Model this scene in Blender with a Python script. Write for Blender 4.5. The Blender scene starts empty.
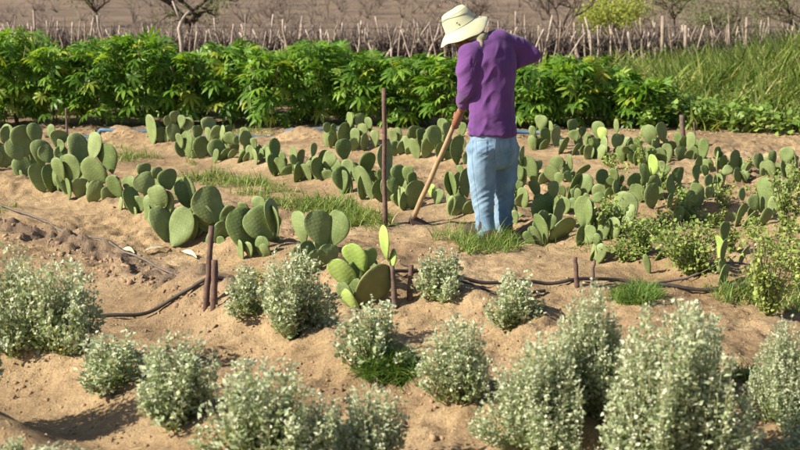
import bpy, bmesh, math, random
import numpy as np
from mathutils import Vector, Matrix, Euler

random.seed(7)
RNG = np.random.default_rng(11)
SC = bpy.context.scene
COL = SC.collection
R = math.radians

# ------------------------------------------------------------------ camera, world, sun, exposure
CAM_H = 1.94
PITCH = R(10.49)
FPX = 1350.0
cam_d = bpy.data.cameras.new("camera")
cam_d.lens = 36.0 * FPX / 800.0
cam_d.sensor_width = 36.0
cam_d.clip_start = 0.1
cam_d.clip_end = 2000
cam_d.dof.use_dof = True
cam_d.dof.focus_distance = 9.4
cam_d.dof.aperture_fstop = 3.8
cam = bpy.data.objects.new("camera", cam_d)
COL.objects.link(cam)
cam.location = (0, 0, CAM_H)
cam.rotation_euler = (R(90) - PITCH, 0, 0)
SC.camera = cam

SUN_AZ = R(20)      # how far the sun stands behind the camera's left shoulder
SUN_EL = R(34)
to_sun = Vector((-math.cos(SUN_AZ) * math.cos(SUN_EL), -math.sin(SUN_AZ) * math.cos(SUN_EL), math.sin(SUN_EL)))
world = bpy.data.worlds.new("World")
SC.world = world
world.use_nodes = True
wn = world.node_tree
sky = wn.nodes.new("ShaderNodeTexSky")
sky.sky_type = 'NISHITA'
sky.sun_disc = False
sky.sun_elevation = SUN_EL
sky.sun_rotation = math.atan2(to_sun.x, to_sun.y)
sky.air_density = 1.0
sky.dust_density = 1.5
wn.links.new(sky.outputs[0], wn.nodes["Background"].inputs[0])
wn.nodes["Background"].inputs[1].default_value = 0.062
sun_d = bpy.data.lights.new("sun", 'SUN')
sun_d.energy = 5.0
sun_d.angle = R(0.55)
sun_d.color = (1.0, 0.92, 0.76)
sun = bpy.data.objects.new("sun", sun_d)
COL.objects.link(sun)
sun.rotation_euler = to_sun.to_track_quat('Z', 'Y').to_euler()
sun.location = (-20, -5, 20)
SC.view_settings.view_transform = 'Standard'
SC.view_settings.look = 'None'
SC.view_settings.gamma = 1
SC.view_settings.exposure = 1.0

# ------------------------------------------------------------------ helpers
def tag(o, label=None, cat=None, group=None, kind=None):
    if label: o["label"] = label
    if cat: o["category"] = cat
    if group: o["group"] = group
    if kind: o["kind"] = kind
    return o

def empty(name, loc, label, cat, group=None):
    o = bpy.data.objects.new(name, None)
    o.empty_display_size = 0.1
    COL.objects.link(o)
    o.location = loc
    return tag(o, label, cat, group)

def link(name, me, parent=None, mat=None, loc=None):
    if mat is not None and len(me.materials) == 0:
        me.materials.append(mat)
    o = bpy.data.objects.new(name, me)
    COL.objects.link(o)
    if parent is not None: o.parent = parent
    if loc is not None: o.location = loc
    return o

def mesh_np(name, V, F, mat=None, smooth=False, rnd=None):
    """V (n,3), F (m,k) index array of triangles or quads"""
    V = np.asarray(V, dtype=np.float32); F = np.asarray(F, dtype=np.int32)
    me = bpy.data.meshes.new(name)
    me.vertices.add(len(V)); me.vertices.foreach_set("co", V.ravel())
    k = F.shape[1]
    me.loops.add(F.size); me.loops.foreach_set("vertex_index", F.ravel())
    me.polygons.add(len(F))
    me.polygons.foreach_set("loop_start", np.arange(0, F.size, k, dtype=np.int32))
    me.polygons.foreach_set("loop_total", np.full(len(F), k, dtype=np.int32))
    if smooth: me.polygons.foreach_set("use_smooth", np.ones(len(F), dtype=bool))
    me.update(calc_edges=True)
    if rnd is not None:
        a = me.attributes.new("vary", 'FLOAT', 'POINT')
        a.data.foreach_set("value", np.asarray(rnd, dtype=np.float32))
    if mat is not None: me.materials.append(mat)
    return me

def norm(a):
    return a / (np.linalg.norm(a, axis=-1, keepdims=True) + 1e-9)

def frames(d, up):
    """columns: side, d(length), normal"""
    d = norm(np.asarray(d, float)); up = np.asarray(up, float)
    side = norm(np.cross(d, up))
    nrm = np.cross(side, d)
    return np.stack([side, d, nrm], axis=-1)

def scatter(tV, tF, pos, Rm, scl, rnd=None):
    n = len(pos); scl = np.asarray(scl, float)
    if scl.ndim == 1: scl = np.repeat(scl[:, None], 3, 1)
    V = np.einsum('nij,nvj->nvi', Rm, tV[None] * scl[:, None, :]) + pos[:, None, :]
    F = tF[None] + (np.arange(n) * len(tV))[:, None, None]
    if rnd is None: rnd = RNG.random(n)
    return V.reshape(-1, 3), F.reshape(-1, tF.shape[1]), np.repeat(rnd, len(tV))

def tube_np(pts, rad, seg=5):
    """closed tube along a polyline, quads"""
    pts = np.asarray(pts, float); n = len(pts)
    rad = np.full(n, rad) if np.isscalar(rad) else np.asarray(rad, float)
    t = norm(np.gradient(pts, axis=0))
    ref = np.array([0.31, 0.12, 0.94]) if abs(t[0][2]) < .9 else np.array([0.95, .25, .1])
    u = norm(np.cross(t, ref)); v = np.cross(t, u)
    a = np.arange(seg) / seg * 2 * math.pi
    ring = np.cos(a)[None, :, None] * u[:, None] + np.sin(a)[None, :, None] * v[:, None]
    V = pts[:, None] + ring * rad[:, None, None]
    V = V.reshape(-1, 3)
    F = []
    for i in range(n - 1):
        for j in range(seg):
            F.append((i * seg + j, i * seg + (j + 1) % seg, (i + 1) * seg + (j + 1) % seg, (i + 1) * seg + j))
    c0 = len(V); V = np.vstack([V, pts[0], pts[-1]])
    for j in range(0, seg):
        F.append((c0, (j + 1) % seg, j, j))
        b = (n - 1) * seg
        F.append((c0 + 1, b + j, b + (j + 1) % seg, b + (j + 1) % seg))
    return V, np.array(F)

def merge(parts):
    Vs, Fs, Rs, o = [], [], [], 0
    for p in parts:
        V, F = p[0], p[1]
        r = p[2] if len(p) > 2 else np.full(len(V), RNG.random())
        Vs.append(V); Fs.append(F + o); Rs.append(r); o += len(V)
    return np.vstack(Vs), np.vstack(Fs), np.concatenate(Rs)

def fix_caps(me):
    """caps of tube_np were written as quads with a repeated corner: clean them"""
    me.validate(clean_customdata=False); return me

def tube_obj(name, pts, rad, mat, parent=None, seg=8, loc=None):
    V, F = tube_np(pts, rad, seg)
    bm = bmesh.new()
    vs = [bm.verts.new(v) for v in V]
    for f in F:
        idx = list(dict.fromkeys(int(i) for i in f))
        try: bm.faces.new([vs[i] for i in idx])
        except ValueError: pass
    for f in bm.faces: f.smooth = True
    me = bpy.data.meshes.new(name); bm.to_mesh(me); bm.free()
    return link(name, me, parent, mat, loc)

def tubes_mesh(name, parts, mat):
    V, F, r = merge(parts)
    tri = F[:, 2] == F[:, 3]
    T = np.vstack([F[~tri][:, [0, 1, 2]], F[~tri][:, [0, 2, 3]], F[tri][:, :3]])
    return mesh_np(name, V, T, mat, smooth=True, rnd=r)

# value noise -------------------------------------------------------
def _hash(ix, iy, s):
    h = (ix.astype(np.int64) * 374761393 + iy.astype(np.int64) * 668265263 + s * 1442695041) & 0xffffffff
    h = ((h ^ (h >> 13)) * 1274126177) & 0xffffffff
    h = h ^ (h >> 16)
    return (h & 0xffff) / 65535.0
def vnoise(x, y, s=0):
    ix = np.floor(x); iy = np.floor(y); fx = x - ix; fy = y - iy
    fx = fx * fx * (3 - 2 * fx); fy = fy * fy * (3 - 2 * fy)
    a = _hash(ix, iy, s); b = _hash(ix + 1, iy, s); c = _hash(ix, iy + 1, s); d = _hash(ix + 1, iy + 1, s)
    return (a + (b - a) * fx) * (1 - fy) + (c + (d - c) * fx) * fy - 0.5
def fbm(x, y, s=0, o=4, g=0.5):
    t = 0; a = 1.0
    for k in range(o):
        c, n = math.cos(.5 + k), math.sin(.5 + k)
        t = t + a * vnoise((x * c - y * n) * 2 ** k + 17.3 * k, (x * n + y * c) * 2 ** k - 9.1 * k, s + k)
        a *= g
    return t

# picture <-> place --------------------------------------------------
CP, SP = math.cos(PITCH), math.sin(PITCH)
def ray(px, py):
    px = np.asarray(px, float); py = np.asarray(py, float)
    u = (px - 400) / FPX; v = -(py - 225) / FPX
    return np.stack([u, CP + v * SP, -SP + v * CP], -1)
def at_depth(px, py, Y):
    d = ray(px, py)
    return d * (np.asarray(Y) / d[..., 1])[..., None] + np.array([0, 0, CAM_H])
def flat(px, py):
    d = ray(px, py); t = CAM_H / -d[..., 2]
    return d * t[..., None] + np.array([0, 0, CAM_H])

def seg_dist(x, y, a, b):
    ax, ay = a; bx, by = b
    dx, dy = bx - ax, by - ay; L = dx * dx + dy * dy
    t = np.clip(((x - ax) * dx + (y - ay) * dy) / L, 0, 1)
    return np.hypot(x - ax - t * dx, y - ay - t * dy), t
def G2(px, py):
    p = flat(px, py); return (p[0], p[1])
RIDGES = [  # planted ridges: list of picture polylines on the soil, height, half width
    ([(-60, 178), (60, 196), (130, 214), (200, 238), (280, 256), (390, 300)], .12, .24),
    ([(120, 134), (200, 152), (280, 168), (350, 185), (400, 200), (480, 215), (560, 236), (660, 262), (760, 285)], .10, .24),
    ([(300, 138), (400, 150), (470, 164), (560, 184), (650, 203), (760, 222), (860, 240)], .10, .25),
    ([(500, 142), (600, 154), (700, 166), (800, 182)], .06, .3),
    ([(-60, 300), (35, 352), (115, 388), (185, 424), (270, 470)], .15, .26),
    ([(190, 300), (292, 336), (370, 378), (460, 402), (580, 455)], .15, .25),
    ([(390, 285), (440, 300), (515, 325), (600, 385), (690, 450)], .12, .24),
    ([(640, 305), (780, 420), (900, 480)], .08, .2),
    ([(-120, 402), (-20, 452), (60, 495)], .16, .24),
]
RW = [([G2(*p) for p in pl], a, w) for pl, a, w in RIDGES]
CLODLINE = [G2(*p) for p in [(-20, 222), (60, 240), (120, 262), (185, 288), (240, 310)]]
def height(x, y):
    x = np.asarray(x, float); y = np.asarray(y, float)
    z = np.zeros(np.broadcast(x, y).shape)
    near = np.clip((24 - y) / 6, 0, 1)
    for pl, a, w in RW:
        d = np.full(z.shape, 1e9)
        for p, q in zip(pl[:-1], pl[1:]):
            d = np.minimum(d, seg_dist(x, y, p, q)[0])
        z = np.maximum(z, a * np.exp(-(d / w) ** 2) * (1 + .5 * vnoise(x * 1.7, y * 1.7, 5)))
    rough = 1 + 1.3 * np.clip(vnoise(x * .9, y * .9, 71) * 2.2, -.6, .8)
    z = z + near * (.055 * fbm(x * 1.6, y * 1.6, 31, 3) + rough * .030 * fbm(x * 7, y * 7, 3, 5, .68))
    cl = np.abs(vnoise(x * 15, y * 15, 41))
    z = z + near * rough * .030 * (0.25 - cl) * np.clip(vnoise(x * 2.3, y * 2.3, 9) * 3 + .45, 0, 1)
    d = np.full(z.shape, 1e9)
    for p, q in zip(CLODLINE[:-1], CLODLINE[1:]):
        d = np.minimum(d, seg_dist(x, y, p, q)[0])
    k = np.exp(-(d / .17) ** 2)
    z = z + k * (.01 + .11 * fbm(x * 8, y * 8, 61, 3, .65) + .07 * (.3 - np.abs(vnoise(x * 13, y * 13, 91))))
    z = z + .05 * fbm(x * .4, y * .4, 2, 2)
    f = np.clip(y - 33, 0, None)
    z = z + .028 * f + np.clip(y - 90, 0, None) * .05 + np.clip(f / 30, 0, 1) * 1.2 * fbm(x * .05, y * .05, 77, 3)
    return z
def hz(x, y): return float(height(np.array([x]), np.array([y]))[0])
def ground(px, py):
    d = ray(px, py); z = np.zeros(d.shape[:-1])
    for _ in range(10):
        t = (z - CAM_H) / d[..., 2]
        p = d * t[..., None] + np.array([0, 0, CAM_H])
        z = .5 * z + .5 * height(p[..., 0], p[..., 1])
    p[..., 2] = height(p[..., 0], p[..., 1])
    return p

# ------------------------------------------------------------------ materials
def mat_new(name):
    m = bpy.data.materials.new(name); m.use_nodes = True
    nt = m.node_tree; b = nt.nodes["Principled BSDF"]
    b.inputs["Roughness"].default_value = .7
    b.inputs["Specular IOR Level"].default_value = .3
    return m, nt, b
def ramp(nt, src, stops):
    r = nt.nodes.new("ShaderNodeValToRGB")
    e = r.color_ramp.elements
    e[0].position, e[0].color = stops[0][0], (*stops[0][1], 1)
    e[1].position, e[1].color = stops[-1][0], (*stops[-1][1], 1)
    for p, c in stops[1:-1]:
        q = e.new(p); q.color = (*c, 1)
    nt.links.new(src, r.inputs[0]); return r.outputs[0]
def noise(nt, scale, detail=4, rough=.55, vec=None, obj=False):
    n = nt.nodes.new("ShaderNodeTexNoise"); n.inputs["Scale"].default_value = scale
    n.inputs["Detail"].default_value = detail; n.inputs["Roughness"].default_value = rough
    if vec is None:
        tc = nt.nodes.new("ShaderNodeTexCoord" if obj else "ShaderNodeNewGeometry")
        vec = tc.outputs["Object" if obj else "Position"]
    nt.links.new(vec, n.inputs["Vector"]); return n.outputs[0]
def mixc(nt, fac, a, b, mode='MIX'):
    m = nt.nodes.new("ShaderNodeMix"); m.data_type = 'RGBA'; m.blend_type = mode
    if isinstance(fac, (int, float)): m.inputs[0].default_value = fac
    else: nt.links.new(fac, m.inputs[0])
    for s, k in ((a, 6), (b, 7)):
        if isinstance(s, tuple): m.inputs[k].default_value = (*s, 1)
        else: nt.links.new(s, m.inputs[k])
    return m.outputs[2]
def bump(nt, b, h, strength=.4, dist=.01):
    n = nt.nodes.new("ShaderNodeBump"); n.inputs["Strength"].default_value = strength
    n.inputs["Distance"].default_value = dist
    nt.links.new(h, n.inputs["Height"]); nt.links.new(n.outputs[0], b.inputs["Normal"])
def leaf_mat(name, stops, trans=.35, rough=.5, by_object=False, tint=(1.25, 1.2, .6)):
    m, nt, b = mat_new(name)
    if by_object:
        s = nt.nodes.new("ShaderNodeObjectInfo").outputs["Random"]
    else:
        a = nt.nodes.new("ShaderNodeAttribute"); a.attribute_name = "vary"; s = a.outputs["Fac"]
    c = ramp(nt, s, stops)
    nz = noise(nt, 35, 2)
    c = mixc(nt, .35, c, ramp(nt, nz, [(.3, (.45, .45, .45)), (.7, (1, 1, 1))]), 'MULTIPLY')
    nt.links.new(c, b.inputs["Base Color"]); b.inputs["Roughness"].default_value = rough
    tr = nt.nodes.new("ShaderNodeBsdfTranslucent")
    nt.links.new(mixc(nt, 1, c, tint, 'MULTIPLY'), tr.inputs[0])
    mx = nt.nodes.new("ShaderNodeMixShader"); mx.inputs[0].default_value = trans
    nt.links.new(b.outputs[0], mx.inputs[1]); nt.links.new(tr.outputs[0], mx.inputs[2])
    nt.links.new(mx.outputs[0], nt.nodes["Material Output"].inputs[0])
    return m
def plain(name, col, rough=.7, col2=None, scale=20, bstr=0, bdist=.004, obj=True, detail=4):
    m, nt, b = mat_new(name)
    n = noise(nt, scale, detail, .6, obj=obj)
    c2 = col2 or tuple(c * .6 for c in col)
    nt.links.new(ramp(nt, n, [(.3, c2), (.7, col)]), b.inputs["Base Color"])
    b.inputs["Roughness"].default_value = rough
    if bstr: bump(nt, b, n, bstr, bdist)
    return m

# soil
def soil_material():
    m, nt, b = mat_new("sandy soil")
    big = noise(nt, .9, 5, .6)
    c = ramp(nt, big, [(.30, (.275, .190, .108)), (.5, (.41, .296, .172)), (.70, (.51, .385, .240))])
    mid = noise(nt, 9, 6, .65)
    c = mixc(nt, .55, c, ramp(nt, mid, [(.32, (.50, .46, .43)), (.46, (.92, .90, .88)), (.55, (1, 1, 1)), (.72, (1.2, 1.2, 1.18))]), 'MULTIPLY')
    fine = noise(nt, 85, 5, .7)
    c = mixc(nt, .7, c, ramp(nt, fine, [(.32, (.5, .46, .43)), (.58, (1.06, 1.06, 1.06))]), 'MULTIPLY')
    c = mixc(nt, ramp(nt, noise(nt, 2.6, 7, .75), [(.50, (0, 0, 0)), (.62, (.55, .55, .55))]), c, (.235, .150, .092))
    # greyer earth where the old drip line lies, leaf litter under the crop, dull scrub floor far away: a mesh attribute
    a = nt.nodes.new("ShaderNodeAttribute"); a.attribute_name = "vary"
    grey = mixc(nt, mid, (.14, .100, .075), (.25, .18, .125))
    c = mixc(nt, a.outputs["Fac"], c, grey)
    a2 = nt.nodes.new("ShaderNodeAttribute"); a2.attribute_name = "far"
    far = ramp(nt, noise(nt, .5, 6, .7), [(.3, (.13, .095, .072)), (.7, (.24, .18, .135))])
    c = mixc(nt, a2.outputs["Fac"], c, far)
    nt.links.new(c, b.inputs["Base Color"])
    b.inputs["Roughness"].default_value = .92; b.inputs["Specular IOR Level"].default_value = .1
    v = nt.nodes.new("ShaderNodeMath"); v.operation = 'ADD'
    m1 = nt.nodes.new("ShaderNodeMath"); m1.operation = 'MULTIPLY'; m1.inputs[1].default_value = .35
    nt.links.new(fine, m1.inputs[0]); nt.links.new(mid, v.inputs[0]); nt.links.new(m1.outputs[0], v.inputs[1])
    bump(nt, b, v.outputs[0], .95, .04)
    return m
M = {}
M['soil'] = soil_material()
M['clod'] = plain('clod earth', (.37, .245, .15), .95, (.19, .125, .08), 3, .8, .01, obj=False)
M['straw'] = leaf_mat('dry straw', [(0, (.42, .30, .16)), (.6, (.55, .42, .24)), (1, (.30, .18, .10))], .1, .8)
M['husk'] = plain('pale dry husk', (.78, .68, .48), .7, (.55, .44, .27), 30)
M['pipe'] = plain('black polythene', (.025, .025, .027), .45, (.07, .055, .045), 9)
M['drip'] = plain('dusty drip tape', (.16, .13, .115), .7, (.09, .075, .065), 12)
M['blue_hose'] = plain('faded blue hose', (.05, .12, .21), .5, (.09, .14, .19), 5)
M['stake'] = plain('weathered stake', (.17, .105, .085), .85, (.07, .04, .034), 25, .6, .004)
M['stake_grey'] = plain('grey stake', (.17, .12, .095), .85, (.08, .055, .05), 25, .6, .004)
M['picket'] = plain('bleached picket', (.44, .37, .31), .9, (.22, .175, .15), 9, .5, .006)
M['picket_dark'] = plain('brown picket', (.34, .27, .22), .9, (.15, .11, .09), 9, .5, .006)
M['brush'] = plain('brushwood', (.20, .155, .13), .9, (.08, .06, .055), 9, 0)
M['bark'] = plain('tree bark', (.10, .070, .050), .9, (.045, .033, .026), 8, .8, .02)
M['twig'] = leaf_mat('dry scrub twigs', [(0, (.20, .155, .125)), (.5, (.28, .22, .18)), (1, (.15, .115, .095))], 0, .9)
M['wire'] = plain('rusty wire', (.10, .08, .07), .6)

def pad_material(name, lo, hi, dot):
    m, nt, b = mat_new(name)
    rndm = nt.nodes.new("ShaderNodeObjectInfo").outputs["Random"]
    c = ramp(nt, rndm, [(0, lo), (1, hi)])
    nz = noise(nt, 14, 5, .6, obj=True)
    c = mixc(nt, .6, c, ramp(nt, nz, [(.3, (.60, .64, .55)), (.7, (1.15, 1.1, 1.1))]), 'MULTIPLY')
    tc = nt.nodes.new("ShaderNodeTexCoord")
    mp = nt.nodes.new("ShaderNodeMapping"); mp.inputs["Scale"].default_value = (1, .02, 1)
    nt.links.new(tc.outputs["Object"], mp.inputs[0])
    vo = nt.nodes.new("ShaderNodeTexVoronoi"); vo.inputs["Scale"].default_value = 42
    vo.inputs["Randomness"].default_value = .35
    nt.links.new(mp.outputs[0], vo.inputs["Vector"])
    d = ramp(nt, vo.outputs["Distance"], [(.08, (.6, .6, .6)), (.2, (0, 0, 0))])
    c = mixc(nt, d, c, dot)
    br = noise(nt, 5, 3, .7, obj=True)   # corky scars
    c = mixc(nt, ramp(nt, br, [(.66, (0, 0, 0)), (.74, (.7, .7, .7))]), c, (.20, .16, .09))
    nt.links.new(c, b.inputs["Base Color"])
    b.inputs["Roughness"].default_value = .58; b.inputs["Specular IOR Level"].default_value = .3
    bump(nt, b, vo.outputs["Distance"], .22, .006)
    return m
M['pad'] = pad_material('cactus pad', (.125, .180, .058), (.220, .275, .115), (.36, .40, .21))
M['pad_young'] = pad_material('young cactus pad', (.30, .42, .10), (.36, .46, .14), (.45, .50, .20))
M['pad_brown'] = pad_material('bronzed cactus pad', (.17, .19, .07), (.20, .21, .08), (.22, .17, .09))

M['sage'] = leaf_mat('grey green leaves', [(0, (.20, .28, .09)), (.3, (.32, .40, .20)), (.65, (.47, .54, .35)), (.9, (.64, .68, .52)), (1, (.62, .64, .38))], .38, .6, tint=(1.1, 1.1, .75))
M['bloom'] = leaf_mat('cream blossom', [(0, (.66, .67, .46)), (1, (.84, .84, .70))], .3, .6, tint=(1, 1, .9))
M['stalk'] = plain('pale stalk', (.30, .30, .16), .7, (.20, .17, .09))
M['lowleaf'] = leaf_mat('yellowing leaves', [(0, (.14, .21, .05)), (.7, (.24, .30, .07)), (1, (.46, .33, .06))], .3, .6)
M['cassava'] = leaf_mat('cassava leaf', [(0, (.07, .155, .022)), (.5, (.14, .28, .038)), (.86, (.23, .37, .055)), (1, (.38, .40, .07))], .38, .42, by_object=True, tint=(1.5, 1.5, .5))
M['cassava_mass'] = leaf_mat('cassava foliage', [(0, (.07, .155, .022)), (.5, (.14, .28, .038)), (.86, (.23, .37, .055)), (1, (.38, .40, .07))], .38, .42, tint=(1.5, 1.5, .5))
M['cassava_stem'] = plain('cassava stem', (.18, .15, .08), .8, (.09, .07, .04))
M['grass'] = leaf_mat('green grass', [(0, (.10, .19, .035)), (.55, (.18, .29, .06)), (.8, (.32, .38, .11)), (1, (.55, .47, .25))], .35, .5)
M['grass_lush'] = leaf_mat('lush grass', [(0, (.07, .16, .03)), (.8, (.17, .28, .05)), (1, (.36, .38, .13))], .35, .45)
M['tallgrass'] = leaf_mat('tall grass', [(0, (.08, .13, .03)), (.4, (.17, .25, .05)), (.8, (.32, .39, .10)), (1, (.50, .44, .20))], .35, .5)
M['weed'] = leaf_mat('weed leaves', [(0, (.14, .22, .05)), (.5, (.25, .34, .08)), (1, (.42, .46, .14))], .3, .55)
M['crop'] = leaf_mat('low crop leaves', [(0, (.11, .20, .035)), (.7, (.22, .34, .07)), (1, (.36, .44, .11))], .3, .5)
M['yellowtree'] = leaf_mat('yellow green leaves', [(0, (.24, .29, .05)), (1, (.42, .46, .09))], .35, .6)
M['oliveleaf'] = leaf_mat('olive leaves', [(0, (.10, .13, .045)), (1, (.20, .24, .08))], .3, .6)

# ------------------------------------------------------------------ ground: one sheet to the horizon
def axis(parts):
    out = []
    for a, b, n in parts: out.append(np.linspace(a, b, n, endpoint=False))
    return np.concatenate(out + [[parts[-1][1]]])
gx = axis([(-420, -60, 14), (-60, -14, 40), (-14, -5, 90), (-5, 5.5, 430), (5.5, 14, 75), (14, 60, 40), (60, 420, 14)])
gy = axis([(-40, 0, 12), (0, 4.6, 30), (4.6, 8, 160), (8, 13, 190), (13, 19, 120), (19, 34, 90), (34, 90, 90), (90, 600, 40)])
X, Y = np.meshgrid(gx, gy)
Z = height(X, Y)
nx, ny = len(gx), len(gy)
idx = np.arange(nx * ny).reshape(ny, nx)
F = np.stack([idx[:-1, :-1], idx[:-1, 1:], idx[1:, 1:], idx[1:, :-1]], -1).reshape(-1, 4)
d = np.full(X.shape, 1e9)
for p, q in zip(CLODLINE[:-1], CLODLINE[1:]): d = np.minimum(d, seg_dist(X, Y, p, q)[0])
grey = np.clip(np.exp(-(d / .16) ** 2) * 1.0 + .25 * np.clip(fbm(X * 3, Y * 3, 5, 3) * 2, 0, 1), 0, .9)
hp = flat(405, 222); grey = np.maximum(grey, .65 * np.exp(-((X - hp[0]) / .35) ** 2 - ((Y - hp[1]) / .22) ** 2))
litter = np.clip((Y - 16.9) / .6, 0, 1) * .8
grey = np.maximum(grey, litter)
def height(x, y):      # from here on: the sheet as it is built
    x = np.asarray(x, float); y = np.asarray(y, float); x, y = np.broadcast_arrays(x, y)
    i = np.clip(np.searchsorted(gx, x) - 1, 0, nx - 2); j = np.clip(np.searchsorted(gy, y) - 1, 0, ny - 2)
    u = (x - gx[i]) / (gx[i + 1] - gx[i]); v = (y - gy[j]) / (gy[j + 1] - gy[j])
    return (Z[j, i] * (1 - u) + Z[j, i + 1] * u) * (1 - v) + (Z[j + 1, i] * (1 - u) + Z[j + 1, i + 1] * u) * v
me = mesh_np("ground", np.stack([X, Y, Z], -1).reshape(-1, 3), F, M['soil'], smooth=True, rnd=grey.ravel())
fa = me.attributes.new("far", 'FLOAT', 'POINT'); fa.data.foreach_set("value", np.clip((Y.ravel() - 28) / 4, 0, 1).astype(np.float32))
tag(link("ground", me), kind="structure", label="bare sandy soil with raised planting ridges, rising to scrubland")

# ------------------------------------------------------------------ scrub hillside behind, fence, trees
def branch_segments(p0, d0, length, rad, depth, spread, segs, gravity=0.0, tips=None):
    pts = [np.array(p0, float)]; d = np.array(d0, float); n = 4
    for i in range(n):
        d = norm(d + RNG.normal(0, .13, 3) + np.array([0, 0, -gravity]))
        pts.append(pts[-1] + d * length / n)
    segs.append((np.array(pts), np.linspace(rad, rad * .6, n + 1)))
    if depth == 0:
        if tips is not None: tips.append((pts[-1], d)); tips.append((pts[2], d))
        return
    for k in range(3 if RNG.random() < .6 else 2):
        t = RNG.uniform(.45, 1.0); i = min(n, int(round(t * n)))
        nd = norm(d + RNG.normal(0, spread, 3) * np.array([1, 1, .6]))
        branch_segments(pts[i], nd, length * RNG.uniform(.6, .85), rad * .58, depth - 1, spread, segs, gravity, tips)
leafT = np.array([[0, 0, 0], [-.35, .5, .08], [.35, .5, .08], [0, 1, -.05]]); leafF = np.array([[0, 2, 1], [1, 2, 3]])
def leaf_cloud(centers, spread, per, size, up=.5):
    c = np.repeat(np.asarray(centers), per, 0); n = len(c)
    p = c + RNG.normal(0, spread, (n, 3)); d = RNG.normal(0, 1, (n, 3)); d[:, 2] += up * .3
    return scatter(leafT, leafF, p, frames(d, RNG.normal(0, 1, (n, 3)) + [0, 0, 1]), RNG.uniform(.6, 1.3, n) * size)
def tree(name, px, Yd, h, label, leafmat=None, spread=.75, lean=(0, 0), rad=.07, depth=4, leaf=(.12, 10, .05), trunk_h=.35, grav=0.0):
    x = (px - 400) / FPX * Yd / 1.0
    z = hz(x, Yd) - .05
    root = empty(name, (x, Yd, z), label, "tree")
    segs, tips = [], []
    branch_segments((0, 0, 0), (lean[0], lean[1], 1), h * trunk_h, rad, 0, 0, segs)
    top = segs[0][0][-1]
    tubes = [tube_np(*segs[0], 8)]
    tm = tubes_mesh("trunk", tubes, M['bark']); link("trunk", tm, root)
    segs2 = []
    for k in range(4):
        a = k * 1.57 + RNG.uniform(-.5, .5)
        branch_segments(top - np.array([0, 0, .04]), norm(np.array([math.cos(a) * spread, math.sin(a) * spread, .8])), h * .33, rad * .6, depth - 1, spread * .55, segs2, grav, tips)
    link("branches", tubes_mesh("branches", [tube_np(p, r, 4) for p, r in segs2], M['bark']), root)
    if leafmat is not None:
        V, F, r = leaf_cloud([t[0] for t in tips], leaf[0], leaf[1], leaf[2])
        o = link("crown", mesh_np("crown", V, F, leafmat, rnd=r), root); o["kind"] = "stuff"
    return root

# dry scrub: bare bushes that read as one brown mass
def twig_bush(n, size):
    parts = []
    for i in range(n):
        a = RNG.uniform(0, 6.28); sp = RNG.uniform(.1, 1.1)
        d = np.array([math.cos(a) * sp, math.sin(a) * sp, 1.0]); L = size * RNG.uniform(.5, 1.1)
        pts = [np.zeros(3)]
        for k in range(3):
            d = norm(d + RNG.normal(0, .25, 3)); pts.append(pts[-1] + d * L / 3)
        parts.append(tube_np(np.array(pts), np.array([.02, .014, .010, .005]) * size / 1.5, 3))
        for q in range(2):
            s = pts[RNG.integers(1, 3)]; e = norm(d + RNG.normal(0, .6, 3))
            parts.append(tube_np(np.array([s, s + e * L * .25, s + e * L * .42 + [0, 0, .03]]), np.array([.010, .007, .003]) * size / 1.5, 3))
    V, F, r = merge(parts)
    tri = F[:, 2] == F[:, 3]
    return V, np.vstack([F[~tri][:, [0, 1, 2]], F[~tri][:, [0, 2, 3]], F[tri][:, :3]])
protos = [twig_bush(9, 1.2) for _ in range(6)]
parts = []
for i in range(760):
    yy = 31.5 + 50 * RNG.random() ** 1.5; xx = RNG.uniform(-.36, .36) * yy * 1.15
    V, Fv = protos[i % 6]
    a = RNG.uniform(0, 6.28); s = RNG.uniform(.5, 1.0) * (1 + (yy - 30) / 60)
    Rz = np.array([[math.cos(a), -math.sin(a), 0], [math.sin(a), math.cos(a), 0], [0, 0, 1]])
    parts.append(((V * [s, s, s * .8]) @ Rz.T + [xx, yy, hz(xx, yy) - .03], Fv, np.full(len(V), RNG.random())))
V, F, r = merge(parts)
tag(link("scrub", mesh_np("scrub", V, F, M['twig'], smooth=True, rnd=r)), "bare grey brown dry scrub covering the slope behind the stick fence", "scrub", kind="stuff")

tree("forked_tree", 192, 31.0, 2.3, "leaning forked tree with dark trunk behind fence, left part of the picture", M['oliveleaf'], .75, (-.12, 0), .13, 4, (.13, 14, .05), .42)
tree("bare_tree", 466, 33.0, 1.9, "leafless spreading tree rising behind the straw hat", None, .95, (.05, 0), .075, 5, trunk_h=.22, grav=.02)
tree("bare_tree", 560, 34.0, 2.2, "bare twiggy upright tree just behind fence, right of the purple shirt", None, .6, (0, 0), .06, 5, trunk_h=.25)
tree("leafy_tree", 622, 36.0, 1.75, "small tree with bright yellow green foliage behind fence", M['yellowtree'], .8, (0, 0), .06, 4, (.20, 40, .07), .2)
tree("thorn_tree", 722, 33.0, 1.9, "dark branched thorn tree with thin olive crown behind tall grass", M['oliveleaf'], 1.15, (-.1, 0), .08, 5, (.16, 9, .045), .25)
tree("thorn_tree", 788, 34.0, 2.1, "dark leaning thorn tree at the right edge behind fence", M['oliveleaf'], 1.1, (.25, 0), .09, 5, (.16, 9, .045), .3)
tree("leafy_tree", 100, 42.0, 2.2, "hazy olive tree on the slope beyond fence, top left", M['oliveleaf'], .8, (0, 0), .06, 4, (.26, 16, .06), .25)
tree("leafy_tree", 672, 40.0, 2.0, "low olive tree between the yellow green tree and the thorn tree", M['oliveleaf'], .9, (0, 0), .06, 4, (.26, 14, .06), .25)

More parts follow.
